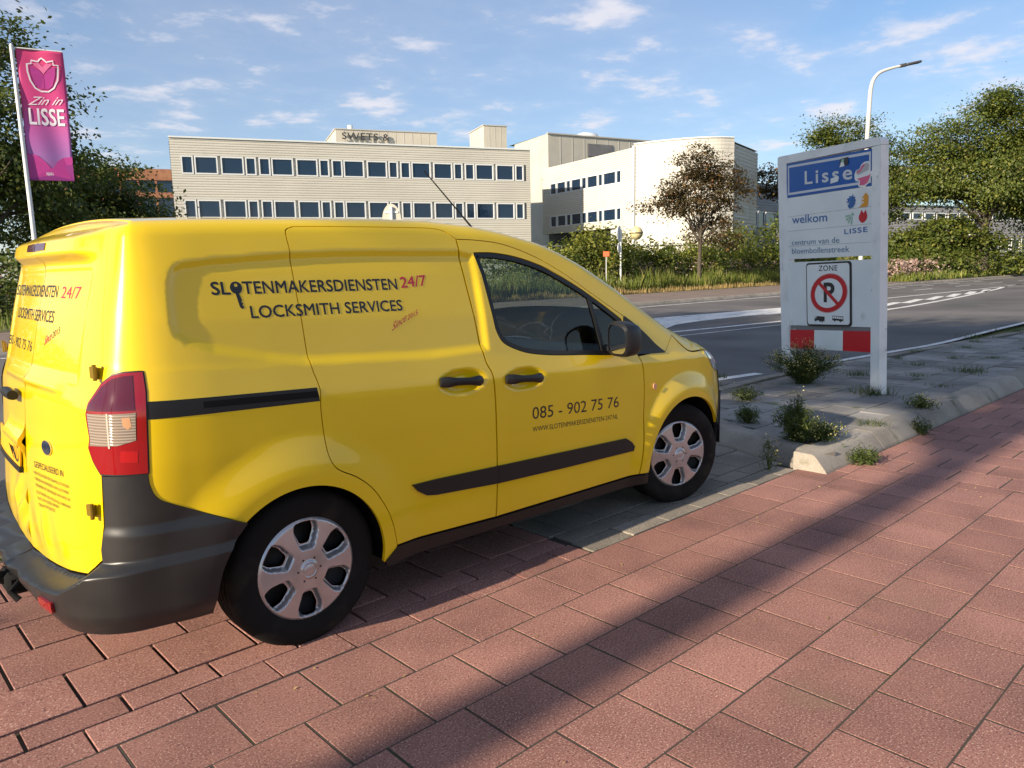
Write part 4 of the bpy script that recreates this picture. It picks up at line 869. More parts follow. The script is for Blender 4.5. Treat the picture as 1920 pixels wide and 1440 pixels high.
for (px, side, st_) in ((0., 1, 0.), (2.489, 1, -.2924), (0., -1, 0.), (2.489, -1, -.2924)):
    w, part = build_wheel(px, -.738*side, st_, side)
    if cov is None:
        T = wheel_mesh(); tyre_me = mesh_from('tyre', T.V, T.F, M_RUBBER, True); tyre_me.set_sharp_from_angle(angle=math.radians(50))
        ang = np.linspace(0, 2*PI, 97)[:-1]; disc_o = np.stack([.205*np.cos(ang), .205*np.sin(ang)], 1)
        V2, TR, loops = patch2d(disc_o, [window_shape(a)[::-1] for a in W_ANG], .0055)
        hh = cover_height(V2[:, 0], V2[:, 1]); e = .001
        nx = -(cover_height(V2[:, 0]+e, V2[:, 1])-cover_height(V2[:, 0]-e, V2[:, 1]))/(2*e); nz = -(cover_height(V2[:, 0], V2[:, 1]+e)-cover_height(V2[:, 0], V2[:, 1]-e))/(2*e)
        NN = np.stack([nx, -np.ones_like(nx), nz], 1); NN /= np.linalg.norm(NN, axis=1, keepdims=True)
        X = np.stack([V2[:, 0], -hh, V2[:, 1]], 1); F = [tuple(q) for q in TR]; n0 = len(X); VV = [X]; N2 = [NN]
        for l in loops[1:]:
            k = len(l); a_ = X[l]; VV += [a_, a_+np.array((0, .02, 0))]; c_ = a_.mean(0); d_ = c_-a_; d_[:, 1] = 0; d_ /= np.linalg.norm(d_, axis=1, keepdims=True); N2 += [d_, d_]
            F += [(n0+i, n0+(i+1) % k, n0+k+(i+1) % k, n0+k+i) for i in range(k)]; n0 += 2*k
        cov = mesh_from('wheel_cover', np.vstack(VV), F, M_ALLOY, True, np.vstack(N2))
        rim = MB(); rim.lathe([(.0, -.02), (.06, -.03), (.10, -.01), (.14, .0), (.19, -.02), (.205, -.06), (.206, -.088)], 40); rim_me = mesh_from('rim', rim.V, rim.F, mat('dark_steel_rim', (.03, .028, .026), rough=.6, metal=.3), True)
        capm = MB(); capm.lathe([(.0, -.1125), (.020, -.1120), (.0235, -.1105), (.0255, -.1065)], 28); cap_me = mesh_from('centre_cap', capm.V, capm.F, M_ALLOY, True)
        bolts = MB()
        for k in range(6):
            a_ = math.radians(60+60*k); c_ = (.0475*math.cos(a_), -.1058, .0475*math.sin(a_)); bolts.add([(c_[0]+.0042*math.cos(2*PI*q/10), c_[1], c_[2]+.0042*math.sin(2*PI*q/10)) for q in range(10)], [tuple(range(10))])
        bolt_me = mesh_from('bolt_holes', bolts.V, bolts.F, M_DARK)
    for nm, me in (('tyre', tyre_me), ('wheel_cover', cov), ('rim', rim_me), ('centre_cap', cap_me), ('bolt_holes', bolt_me)):
        o = bpy.data.objects.new(nm, me); COL.objects.link(o); o.parent = w
# cabin: dashboard, steering wheel, seats, bulkhead
b = MB(); b.prism([(1.72,.45),(1.72,.86),(1.80,.95),(1.95,.985),(2.25,.96),(2.25,.45)], -.74, .74, lambda x, z, y: (x, y, z)); b.box((1.86, .36, 1.00), (.16, .36, .07), None, .02); smooth_by_angle(b.build('dashboard', M_INT, VAN), 30)
b = MB(); ring = [(1.60-.06*math.sin(2*PI*k/28), .36+.18*math.cos(2*PI*k/28), .985+.17*math.sin(2*PI*k/28)) for k in range(29)]; b.tube(ring, .014, 8, False); b.box((1.60, .36, .985), (.03, .12, .10), None, .01); b.box((1.605, .36, .975), (.014, .34, .025)); b.tube([(1.60,.36,.98),(1.80,.36,.85)], .03, 8)
smooth_by_angle(b.build('steering_wheel', M_INT, VAN), 40)
for y in (.38, -.38):
    b = MB(); b.box((1.28, y, .60), (.50, .48, .16), None, .05); q = math.radians(14); ax = ((math.cos(q), 0, math.sin(q)), (0, 1, 0), (-math.sin(q), 0, math.cos(q))); b.box((1.04, y, .90), (.13, .46, .56), ax, .05); b.box((.965, y, 1.24), (.10, .26, .17), ax, .04); b.tube([(.99,y-.06,1.12),(.97,y-.06,1.2)], .008, 6); b.tube([(.99,y+.06,1.12),(.97,y+.06,1.2)], .008, 6)
    smooth_by_angle(b.build('seat', M_SEAT, VAN), 60)
b = MB(); b.box((.86, 0, .90), (.03, 1.46, 1.20)); b.build('bulkhead', M_INT, VAN)
b = MB(); b.box((1.5, 0, .40), (1.3, 1.5, .02)); b.build('cabin_floor', M_INT, VAN)
# aerial on the roof
b = MB(); e0 = np.array((1.372, -.30, 1.604)); b.tube([e0, e0+np.array((-.12, 0, .108)), e0+np.array((-.346, .0, .311))], [.006, .0040, .0028], 6); b.tube([e0+np.array((.02, 0, -.012)), e0+np.array((-.01, 0, .018))], [.020, .010], 10); b.build('aerial', M_BLACKPL, VAN)
# tow hook under the bumper
b = MB(); b.tube([(-.55,-.02,.27),(-.80,-.02,.27),(-.90,-.02,.30),(-.92,-.02,.36)], [.03,.028,.024,.018], 10); b.lathe([(0,.39),(.018,.387),(.025,.37),(.018,.352)], 12, (-.92,-.02,0), 'z'); b.box((-.80, -.02, .27), (.12, .16, .08), None, .015); b.tube([(-.82,-.12,.29),(-.86,-.16,.27),(-.84,-.18,.24)], .012, 8); smooth_by_angle(b.build('tow_hook', M_DARK, VAN), 40)
# ================================================================== signs, lamps, banner
M_SIGNW = mat('weathered_white_sign', (.80, .82, .80), rough=.42, spec=.4, var=[((.70, .73, .72), 1.4, 5, .46, .72), ((.52, .53, .48), 4, 6, .68, .86)])
M_POST = mat('white_painted_post', (.80, .81, .79), rough=.45, var=[((.66, .67, .65), 3.5, 6, .48, .72), ((.40, .40, .36), 11, 5, .64, .78)])
M_BLUE = mat('blue_sign_sheet', (.004, .10, .40), rough=.35, coat=.3)
M_SILV = mat('reflective_silver', (.62, .64, .66), rough=.45)
M_SBLUE = mat('blue_print', (.03, .13, .36), rough=.4); M_SBLACK = mat('black_print', (.02, .02, .022), rough=.4); M_SRED = mat('red_print', (.58, .012, .02), rough=.4)
M_SORANGE = mat('orange_print', (.72, .31, .02), rough=.4); M_SGREEN = mat('pale_green_print', (.30, .50, .36), rough=.4); M_SPINK = mat('pink_print', (.72, .12, .24), rough=.4); M_SGREY = mat('grey_sticker', (.45, .44, .44), rough=.45); M_STXT = mat('grey_blue_print', (.10, .20, .32), rough=.4)
S0 = np.array((7.42, 1.0)); SE = np.array((-.55868, -.82938)); SN = np.array((-.82938, .55868))      # along the sign, towards the viewer
SIGN = thing('town_sign', (*S0, .118), 'tall white town welcome sign on two posts standing on the island', 'sign')
def sp(s, z, o=0.): a = S0+SE*s+SN*o; return np.array((a[0], a[1], z))
def sL(z): return -.025-.1075*(z-.26)
def sR(z): return 1.71-.068*(z-.17)
def sbox(name, quad, o0, o1, m, parent, bev=None):
    """flat board given by four (s, z) corners, between offsets o0 and o1 from the sign plane"""
    b = MB(); b.prism(quad, o0, o1, lambda s, z, h: sp(s, z, h)); ob = b.build(name, m, parent); return ob
ex = ((SE[0], SE[1], 0), (SN[0], SN[1], 0), (0, 0, 1))
for f, w, zt in ((sL, .098, 2.60), (sR, .070, 2.535)):
    sbox('post', [(f(.05)-w, .05), (f(.05)+w, .05), (f(zt)+w, zt), (f(zt)-w, zt)], -.060, .022, M_POST, SIGN)
sbox('top_beam', [(sL(2.60)-.108, 2.604), (sR(2.54)+.072, 2.538), (sR(2.54)+.068, 2.575), (sR(2.58)+.035, 2.612), (sR(2.6)-.05, 2.622), (sL(2.7)-.060, 2.700), (sL(2.7)-.098, 2.690)], -.058, .020, M_POST, SIGN)
tp = sbox('town_name_panel', [(-.145, 2.195), (1.505, 2.165), (1.478, 2.522), (-.172, 2.592)], -.02, .012, M_BLUE, SIGN)
def frame_strip(name, quad, th, off, m, parent):
    q = np.array(quad, float); c = q.mean(0); V = []; inner = q+(c-q)/np.abs(c-q).max(0)*0+np.sign(c-q)*th
    V = [sp(*k, off) for k in q]+[sp(*k, off) for k in inner]; return obj(name, V, [(i, (i+1) % 4, 4+(i+1) % 4, 4+i) for i in range(4)], m, parent)
frame_strip('border_line', [(-.115, 2.222), (1.478, 2.192), (1.452, 2.498), (-.142, 2.566)], .026, .0145, M_SILV, tp)
def stext(body, p0, p1, h, m, parent, off=.016, weight=0., spacing=1., shear=0.):
    def f(a, b): return np.array([sp(p0[0]+(p1[0]-p0[0])*x-.09*h*y, p0[1]+(p1[1]-p0[1])*x+h*y, off) for x, y in zip(a, b)])
    return text_obj('letter', body, f, m, parent, weight, spacing, shear)
stext('Lisse', (.25, 2.312), (1.165, 2.268), .152, M_SILV, tp, .0165, .02, 1.25)
def sshape(name, poly, c, sc, m, parent, off=.018, sx=1.):
    return obj(name, [sp(c[0]+x*sc*sx, c[1]+y*sc, off) for x, y in poly], [tuple(range(len(poly)))], m, parent)
croc = [(-1,.15),(-.85,.45),(-.45,.5),(-.25,.85),(.1,1.0),(.55,1.0),(.8,.8),(.8,.1),(1.0,.2),(1.05,-.1),(.75,-.7),(.3,-.95),(-.2,-1.0),(-.5,-.8),(-.45,-.45),(-.8,-.4),(-.95,-.2)]
sshape('sticker', croc, (1.345, 2.285), .125, M_SIGNW, tp, .0175, 1.15); sshape('sticker_print', [(x*.84, y*.62+.25) for x, y in croc[:8]]+[(-.6, .05)], (1.345, 2.285), .125, M_SGREY, tp, .0185, 1.1); sshape('sticker_print', [(-.72,-.22),(.72,-.12),(.90,0.),(.85,-.3),(.6,-.68),(.2,-.82),(-.35,-.78),(-.32,-.42)], (1.345, 2.285), .125, M_SPINK, tp, .0188, 1.1); sshape('sticker_print', [(-.85,.2),(-.72,.38),(-.4,.42),(-.2,.7),(.05,.84),(.2,.72),(-.1,.5),(-.3,.3)], (1.345, 2.285), .125, M_SPINK, tp, .0190, 1.1)
sshape('sticker', [(-1,-.8),(1,-.6),(1,.8),(-1,.7)], (1.005, 2.455), .055, M_SBLACK, tp, .0178, 1.4); sshape('sticker_print', [(-1,-.8),(.2,-.75),(.0,0),(-.6,.2)], (1.005, 2.455), .055, M_SIGNW, tp, .0188, 1.4); sshape('sticker_print', [(-.7,.1),(-.1,-.1),(.1,.5),(-.5,.6)], (1.005, 2.455), .055, M_SGREEN, tp, .0190, 1.4)
sshape('sticker', [(-1,-.7),(1,-.5),(1,.7),(-1,.5)], (.845, 2.292), .045, M_SIGNW, tp, .0182, 1.6)
wp = sbox('welcome_panel', [(-.075, 1.468), (1.555, 1.483), (1.505, 2.160), (-.145, 2.190)], -.02, .012, M_SIGNW, SIGN)
b = MB()
for zz in (1.62, 1.80, 1.97): b.add([sp(-.10, zz, .0135), sp(1.53, zz-.004, .0135), sp(1.53, zz-.007, .0135), sp(-.10, zz-.004, .0135)], [(0, 1, 2, 3)])
b.build('board_joint', mat('joint_line', (.34, .36, .35), rough=.6), wp)
stext('welkom', (-.005, 1.885), (.735, 1.868), .098, M_SBLUE, wp, .0145, .01); stext('centrum van de', (.01, 1.632), (.98, 1.628), .066, M_STXT, wp, .0145); stext('bloembollenstreek', (.02, 1.532), (1.17, 1.528), .066, M_STXT, wp, .0145); stext('LISSE', (1.065, 1.712), (1.46, 1.718), .054, M_SBLUE, wp, .0145, .02, 1.15)
lion = [(-.2,-1),(.5,-.85),(.9,-.3),(.8,-.1),(1,.1),(.75,.3),(.8,.6),(.5,.6),(.35,1),(.1,.7),(-.4,.8),(-.3,.55),(-.85,.45),(-.55,.2),(-1,.0),(-.55,-.05),(-.8,-.3),(-.4,-.15),(-.15,.05),(-.6,-.6)]
house = [(-.9,-.9),(.6,-.95),(.85,-.7),(.85,.5),(.35,1.0),(-.35,.35),(-.35,-.6)]
tulip = [(0,-1),(.5,-.8),(.85,-.35),(.85,.1),(.5,.9),(.1,.4),(-.3,.95),(-.6,.45),(-.85,.05),(-.85,-.35),(-.5,-.8)]
sshape('emblem', lion, (1.155, 2.040), .072, M_SBLUE, wp, .0148, 1.25); sshape('emblem', house, (1.372, 2.035), .072, M_SORANGE, wp, .0148, 1.25); sshape('emblem', tulip, (1.372, 1.878), .068, M_SRED, wp, .0148, 1.2)
eh = sshape('emblem_window', [(-.25,.05),(.0,.05),(.0,.3),(-.25,.3)], (1.372, 2.035), .072, M_SIGNW, wp, .0158, 1.25); sshape('emblem_window', [(-.25,-.45),(.0,-.45),(.0,-.15),(-.25,-.15)], (1.372, 2.035), .072, M_SIGNW, wp, .0158, 1.25)
for k, ag in enumerate((188, 212, 236, 264)): 
    a = math.radians(ag); d0, d1 = np.array((math.cos(a), math.sin(a))), np.array((-math.sin(a), math.cos(a))); c0 = np.array((.55, .55)); sshape('emblem_ray', [tuple(c0+d0*.42-d1*.06), tuple(c0+d0*1.55-d1*.17), tuple(c0+d0*1.55+d1*.17), tuple(c0+d0*.42+d1*.06)], (1.15, 1.872), .066, M_SGREEN, wp, .0148, 1.25)
sshape('emblem', [(.55+.26*math.cos(2*PI*k/14), .55+.26*math.sin(2*PI*k/14)) for k in range(14)], (1.15, 1.872), .066, M_SGREEN, wp, .0148, 1.25)
zp = sbox('zone_panel', [(.015, .685), (1.595, .772), (1.557, 1.445), (-.050, 1.432)], -.02, .012, M_SIGNW, SIGN)
def rrect(q, r, n=5):
    q = np.array(q, float); out = []
    for i in range(4):
        a, c, d = q[i-1], q[i], q[(i+1) % 4]; u1 = (a-c)/np.linalg.norm(a-c); u2 = (d-c)/np.linalg.norm(d-c)
        for k in range(n+1): t = k/n; out.append(tuple((1-t)**2*(c+u1*r)+2*t*(1-t)*c+t*t*(c+u2*r)))
    return out
zq = [(.425, .705), (1.275, .755), (1.215, 1.435), (.355, 1.418)]
zs = sbox('zone_sign', rrect(zq, .05), .014, .026, M_SBLACK, SIGN); cq = np.mean(zq, 0); obj('sign_face', [sp(*(cq+(np.array(k)-cq)*np.array((.955, .945))), .0275) for k in rrect(zq, .045)], [tuple(range(24))], M_SIGNW, zs)
stext('ZONE', (.63, 1.330), (.99, 1.335), .062, M_SBLACK, zs, .029, .006, 1.1)
cc_ = (.835, 1.090); ring = lambda r, n=40: [(cc_[0]+r*1.66*math.cos(2*PI*k/n)*1.0, cc_[1]+r*math.sin(2*PI*k/n)+.02*math.cos(2*PI*k/n)) for k in range(n)]
obj('prohibition_ring', [sp(*k, .029) for k in ring(.208)]+[sp(*k, .029) for k in ring(.160)], [(i, (i+1) % 40, 40+(i+1) % 40, 40+i) for i in range(40)], M_SRED, zs)
obj('ring_edge', [sp(*k, .0288) for k in ring(.214)]+[sp(*k, .0288) for k in ring(.2105)], [(i, (i+1) % 40, 40+(i+1) % 40, 40+i) for i in range(40)], M_SRED, zs)
stext('P', (.755, .995), (.965, 1.00), .215, M_SBLACK, zs, .0295, .03)
ct, st_ = math.cos(math.radians(-38)), math.sin(math.radians(-38)); obj('slash', [sp(cc_[0]+a*1.66, cc_[1]+b_*1.0, .0305) for a, b_ in ((-.128,.098),(-.108,.128),(.128,-.098),(.108,-.128))], [(0, 3, 2, 1)], M_SRED, zs)
tr = [(-1,-.5),(-1,.1),(-.85,.5),(-.55,.5),(-.55,.7),(1,.75),(1,-.45),(.75,-.45),(.65,-.75),(.45,-.75),(.35,-.45),(.25,-.75),(.05,-.75),(-.05,-.45),(-.55,-.45),(-.65,-.75),(-.85,-.75)]
sshape('truck_symbol', tr, (.685, .800), .042, M_SBLACK, zs, .029, 2.4); sshape('symbol_window', [(-.9,.05),(-.65,.05),(-.65,.35),(-.8,.35)], (.685, .800), .042, M_SIGNW, zs, .0298, 2.4)
bus = [(-1,-.5),(-1,.7),(1,.75),(1,-.45),(.7,-.45),(.6,-.75),(.4,-.75),(.3,-.45),(-.35,-.45),(-.45,-.75),(-.65,-.75),(-.75,-.45)]
sshape('bus_symbol', bus, (1.035, .822), .042, M_SBLACK, zs, .029, 2.4)
for k in range(5): sshape('symbol_window', [(-.9+.38*k,.02),(-.6+.38*k,.02),(-.6+.38*k,.58),(-.9+.38*k,.58)], (1.035, .822), .042, M_SIGNW, zs, .0298, 2.4)
sbox('grey_rail', [(.02, .640), (1.60, .735), (1.597, .770), (.015, .680)], -.03, .004, mat('grey_rail', (.25, .25, .25), rough=.5, metal=.4), SIGN)
sq = lambda a: (.05+(1.605-.05)*a, .412+(.52-.412)*a); tq = lambda a: (.045+(1.59-.045)*a, .632+(.73-.632)*a)
for a0, a1, m, lb in ((0, .338, M_SRED, 'red end of the striped board'), (.338, .695, M_SIGNW, 'white middle of the striped board'), (.695, 1., M_SRED, 'red end of the striped board')): sbox('warning_board', [sq(a0), sq(a1), tq(a1), tq(a0)], -.01, .016, m, SIGN)['label'] = lb
# --- banner on a pole beyond the road
BP = thing('banner_pole', (3.45, 19.75, .11), 'white pole with tall pink and purple tulip banner beyond the road', 'banner')
b = MB(); b.tube([(3.45,19.75,.0), (3.44,19.76,3.5), (3.42,19.80,7.2)], [.060, .055, .045], 12); b.tube([(3.42,19.80,7.2), (3.42,19.80,7.26)], [.055, .02], 12); smooth_by_angle(b.build('pole', M_POST, BP), 40)
bd_ = np.array((.96, -.28)); bd_ /= np.linalg.norm(bd_); bn = np.array((bd_[1], -bd_[0]))
b = MB(); b.tube([(3.42,19.80,7.17), (3.42+bd_[0]*1.10, 19.80+bd_[1]*1.10, 7.17)], .018, 8); b.build('banner_arm', M_POST, BP)
def banner_mat():
    m = mat('pink_purple_banner', (.6, .03, .2), rough=.55); nt = m.node_tree; N = nt.nodes.new; L = nt.links.new; bs = nt.nodes['Principled BSDF']
    g = N('ShaderNodeNewGeometry'); s = N('ShaderNodeSeparateXYZ'); L(g.outputs['Position'], s.inputs[0]); r = N('ShaderNodeMapRange'); r.inputs[1].default_value = 3.85; r.inputs[2].default_value = 7.1; L(s.outputs[2], r.inputs[0])
    c = N('ShaderNodeValToRGB'); e = c.color_ramp.elements; e[0].color = (.36, .06, .28, 1); e[0].position = .0; e[1].color = (.66, .05, .19, 1); e[1].position = .95
    for p_, cl in ((.20, (.34, .15, .42, 1)), (.34, (.46, .12, .40, 1)), (.60, (.62, .055, .24, 1))): k = e.new(p_); k.color = cl
    L(r.outputs[0], c.inputs[0]); L(c.outputs[0], bs.inputs['Base Color']); return m
def bpt(a, z, o=0.):
    w = .035*math.sin(a*7+z*1.3)*a+.02*math.sin(z*4.1+a*3); q = .07+1.02*a+.02*math.sin(z*1.2)*a; return (3.43+bd_[0]*q+bn[0]*(w+o), 19.79+bd_[1]*q+bn[1]*(w+o), z)
V = []; F = []; na, nz = 16, 60
for j in range(nz+1):
    for i in range(na+1): V.append(bpt(i/na, 3.93+(7.15-3.93)*j/nz-.10*(i/na)*(1-j/nz)*-1*0))
for j in range(nz):
    for i in range(na): F.append((j*(na+1)+i, j*(na+1)+i+1, (j+1)*(na+1)+i+1, (j+1)*(na+1)+i))
BN = obj('banner', V, F, banner_mat(), BP, True); BN.modifiers.new('thick', 'SOLIDIFY').thickness = .003
M_BWHITE = mat('white_banner_print', (.80, .76, .82), rough=.5); M_BPURP = mat('purple_banner_print', (.28, .03, .22), rough=.5); M_BPINK = mat('light_pink_banner_print', (.72, .16, .34), rough=.5); M_BMAG = mat('magenta_banner_print', (.46, .04, .26), rough=.5)
def btext(body, a0, a1, z, h, m, weight=0., shear=0., rise=0.): text_obj('letter' if h > .2 else 'lettering', body, lambda a, b: np.array([bpt(a0+(a1-a0)*x+shear*h*y, z+rise*x+h*y, .012) for x, y in zip(a, b)]), m, BN, weight, 1., shear)
btext('LISSE', .13, .90, 5.33, .42, M_BWHITE, .02); btext('Zin in', .13, .86, 5.80, .22, M_BWHITE, .0, .35, .04); btext('IMPRSNANT LISSE', .20, .76, 4.06, .085, M_BWHITE, .012)
def bstroke(name, pts, w, m, off=.012):
    R_ = ribbon(pts, w); n = len(pts); obj(name, [bpt(x, z, off) for x, z in R_], [(i, i+1, 2*n-2-i, 2*n-1-i) for i in range(n-1)], m, BN)
out = [(.20,6.80),(.20,6.62),(.24,6.40),(.33,6.22),(.45,6.15),(.60,6.15),(.72,6.24),(.82,6.45),(.85,6.70),(.86,6.82),(.76,6.82),(.76,6.92),(.62,6.88),(.57,6.93),(.52,6.97),(.47,6.93),(.44,6.88),(.30,6.90),(.29,6.82),(.20,6.80),(.20,6.7)]
bstroke('tulip_outline', out, .036, M_BWHITE)
def bfill(name, poly, m, off): obj(name, [bpt(x, z, off) for x, z in poly], [tuple(range(len(poly)))], m, BN)
bfill('tulip_leaf', [(.25,6.78),(.26,6.58),(.33,6.30),(.45,6.21),(.53,6.21),(.53,6.55),(.42,6.70)], M_BMAG, .0105); bfill('tulip_leaf', [(.80,6.78),(.78,6.58),(.70,6.30),(.60,6.21),(.54,6.21),(.54,6.55),(.64,6.70)], M_BMAG, .0105); bfill('tulip_leaf', [(.31,6.83),(.44,6.70),(.53,6.58),(.62,6.70),(.74,6.83),(.62,6.85),(.53,6.76),(.44,6.85)], M_BPINK, .0108)
bfill('wave_print', [(.0,3.94),(1,3.94),(1,4.55),(.80,4.52),(.66,4.42),(.56,4.26),(.50,4.24),(.40,4.38),(.24,4.55),(.0,4.60)], M_BMAG, .010); bfill('wave_print', [(.0,3.94),(1,3.94),(1,4.34),(.80,4.34),(.62,4.24),(.50,4.06),(.36,4.22),(.18,4.34),(.0,4.36)], M_BPURP, .0112)
# --- street lamp
LP = thing('street_lamp', (41.970000000000006, 14.49, .1), 'tall white street lamp with bent arm and flat dark head', 'street lamp')
b = MB(); tp_ = [(41.970000000000006, 14.49, 0.1), (42.02, 14.49, 3.74), (42.22, 14.55, 8.15), (42.4, 14.57, 10.5)]+catmull([(42.4, 14.57, 10.5), (42.47, 14.49, 11.02), (42.69, 14.28, 11.41), (43.11, 13.96, 11.62), (43.62, 13.57, 11.78)], 4)[1:]
b.tube(tp_, list(np.linspace(.12, .066, len(tp_))), 10); smooth_by_angle(b.build('pole', mat('pale_lamp_pole', (.55, .54, .50), rough=.45), LP), 40)
la = np.array((43.62, 13.57, 11.78)); d = np.array((44.5, 12.93, 12.0))-la; d /= np.linalg.norm(d); sd2 = np.cross(d, (0, 0, 1)); sd2 /= np.linalg.norm(sd2); up2 = np.cross(sd2, d)
b = MB(); b.box(la+d*.18, (.42, .18, .18), (d, sd2, up2), .045); b.box(la+d*.76, (.88, .35, .125), (d, sd2, up2), .045); smooth_by_angle(b.build('lamp_head', mat('dark_lamp_head', (.06, .06, .065), rough=.5), LP), 40)
# --- round traffic sign seen edge on, on a post by the far pavement
TS = thing('traffic_sign', (29.6, 21.4, .11), 'thin white post with two round signs seen edge on beside the hedge', 'sign')
b = MB(); b.tube([(29.6,21.4,.0),(29.6,21.4,3.35)], .045, 8); b.build('post', M_POST, TS)
vd = np.array((30.9, 24.8)); vd /= np.linalg.norm(vd); fa = np.array((vd[0]*math.cos(1.25)-vd[1]*math.sin(1.25), vd[0]*math.sin(1.25)+vd[1]*math.cos(1.25)))
for zc, r in ((3.05, .40), (2.35, .27)):
    b = MB(); sx = np.array((-fa[1], fa[0])); V = []
    for o_ in (-.012, .012): V += [(29.6+fa[0]*(o_+.07)+sx[0]*r*math.cos(2*PI*k/28), 21.4+fa[1]*(o_+.07)+sx[1]*r*math.cos(2*PI*k/28), zc+r*math.sin(2*PI*k/28)) for k in range(28)]
    b.add(V, [tuple(range(28))[::-1], tuple(28+k for k in range(28))]+[(k, (k+1) % 28, 28+(k+1) % 28, 28+k) for k in range(28)]); b.build('sign_disc', M_SIGNW, TS)
# --- sign seen from behind above the van roof
TB = thing('traffic_sign', (10.62, 13.95, .11), 'pale round topped sign seen from behind just above the van roof', 'sign')
vb = np.array((11.94, 17.1)); vb /= np.linalg.norm(vb); sb = np.array((vb[1], -vb[0])); b = MB(); V = []
prof_s = [(-.26,2.35),(.26,2.35),(.25,2.75)]+[(.25*math.cos(a), 2.78+.42*math.sin(a)) for a in np.linspace(.1, PI-.1, 14)]+[(-.25,2.75)]
b.prism(prof_s, -.012, .012, lambda s, z, h: (10.62+sb[0]*s+vb[0]*h, 13.95+sb[1]*s+vb[1]*h, z)); b.build('sign_plate', mat('cream_sign_back', (.60, .56, .46), rough=.5), TB)
b = MB(); b.tube([(10.62-vb[0]*.05,13.95-vb[1]*.05,.0),(10.62-vb[0]*.05,13.95-vb[1]*.05,3.12)], .035, 8); b.build('post', M_POST, TB)
for zz in (2.62, 2.98): b = MB(); b.box((10.62-vb[0]*.02, 13.95-vb[1]*.02, zz), (.36, .02, .04), ((sb[0], sb[1], 0), (vb[0], vb[1], 0), (0, 0, 1))); b.build('bracket', M_POST, TB)
# --- globe lamps
def globe(name, loc, z, r, label, dark):
    t = thing(name, (*loc, .11), label, 'lamp', 'globe lamps by the offices'); b = MB(); b.tube([(*loc, 0), (*loc, z-r)], .05, 8); b.build('post', M_POST if not dark else M_BLK, t)
    prof = [(r*math.sin(PI*k/12), z-r*math.cos(PI*k/12)) for k in range(13)]; b = MB(); b.lathe([(max(p_, .001), h) for p_, h in prof], 20, (*loc, 0), 'z'); smooth_by_angle(b.build('globe', mat('cream_globe' if not dark else 'dark_globe', (.66, .56, .30) if not dark else (.09, .075, .06), rough=.3), t), 50)
    b = MB(); b.lathe([(r*1.03, z-.03), (r*1.05, z), (r*1.03, z+.03)], 20, (*loc, 0), 'z'); b.build('band', M_BLK if not dark else M_POST, t)
globe('globe_lamp', (35.43, 24.92), 3.34, .40, 'cream globe lamp in front of the curved wall', False); globe('globe_lamp', (66.7, 13.8+2.5), 3.3, .42, 'dark globe lamp standing by the right trees', True)
# --- railing behind the hedge
RL = thing('metal_railing', (36, 25, .11), 'thin grey metal railing behind the hedge', 'railing')
rp = [(27.5,33.5),(34.0,29.6),(41.0,28.2),(48.5,27.2)]
b = MB(); b.tube([(x, y, 2.75) for x, y in rp], .035, 6); b.build('top_rail', mat('grey_rail_metal', (.32, .32, .31), rough=.5, metal=.5), RL); b = MB(); b.tube([(x, y, 1.9) for x, y in rp], .03, 6); b.build('lower_rail', M_CLADG, RL)
for i in range(len(rp)-1):
    for q in np.arange(0, 1, .25): x, y = np.array(rp[i])*(1-q)+np.array(rp[i+1])*q; b = MB(); b.tube([(x, y, .0), (x, y, 2.75)], .03, 6); b.build('rail_post', M_CLADG, RL)
# --- small orange plate in the shrubs
NP = thing('notice_plate', (27.72, 20.78, .11), 'small orange red plate on a thin stake among the bright shrub leaves', 'plate')
b = MB(); b.box((27.72, 20.78, 2.03), (.30, .02, .24), ((vd[1], -vd[0], 0), (vd[0], vd[1], 0), (0, 0, 1)), .008); b.build('plate', mat('orange_plate', (.75, .14, .05), rough=.5), NP); b = MB(); b.tube([(27.75, 20.81, .0), (27.75, 20.81, 2.1)], .018, 6); b.build('stake', M_POST, NP)
# ================================================================== trees, shrubs, weeds, grass
M_BARK = mat('bark', (.060, .048, .036), rough=.95, var=((.10, .085, .06), 6, 5, .4, .7), bump=(40, .6, .02))
M_LEAF = leaf_mat('green_leaves', (.052, .084, .016), (.145, .170, .030), (.26, .235, .05)); M_LEAFD = leaf_mat('dark_green_leaves', (.045, .072, .018), (.120, .150, .034), (.21, .21, .06))
M_LEAFC = leaf_mat('copper_leaves', (.045, .036, .014), (.105, .078, .028), (.24, .10, .035)); M_LEAFB = leaf_mat('bright_shrub_leaves', (.095, .13, .022), (.25, .26, .045), (.40, .36, .10)); M_GRASS = leaf_mat('grass_blades', (.085, .13, .022), (.22, .24, .045), (.40, .34, .13), trans=.3)
M_WEED = leaf_mat('weed_leaves', (.035, .060, .014), (.10, .13, .030), (.20, .21, .06)); M_FLOWER = leaf_mat('pale_flowers', (.50, .42, .12), (.62, .56, .22), (.65, .62, .45), trans=.3); M_PINKF = leaf_mat('pinkish_flower_heads', (.36, .22, .19), (.52, .38, .32), (.60, .50, .42), trans=.3); M_DRY = leaf_mat('dry_grass', (.28, .20, .07), (.46, .35, .15), trans=.3)
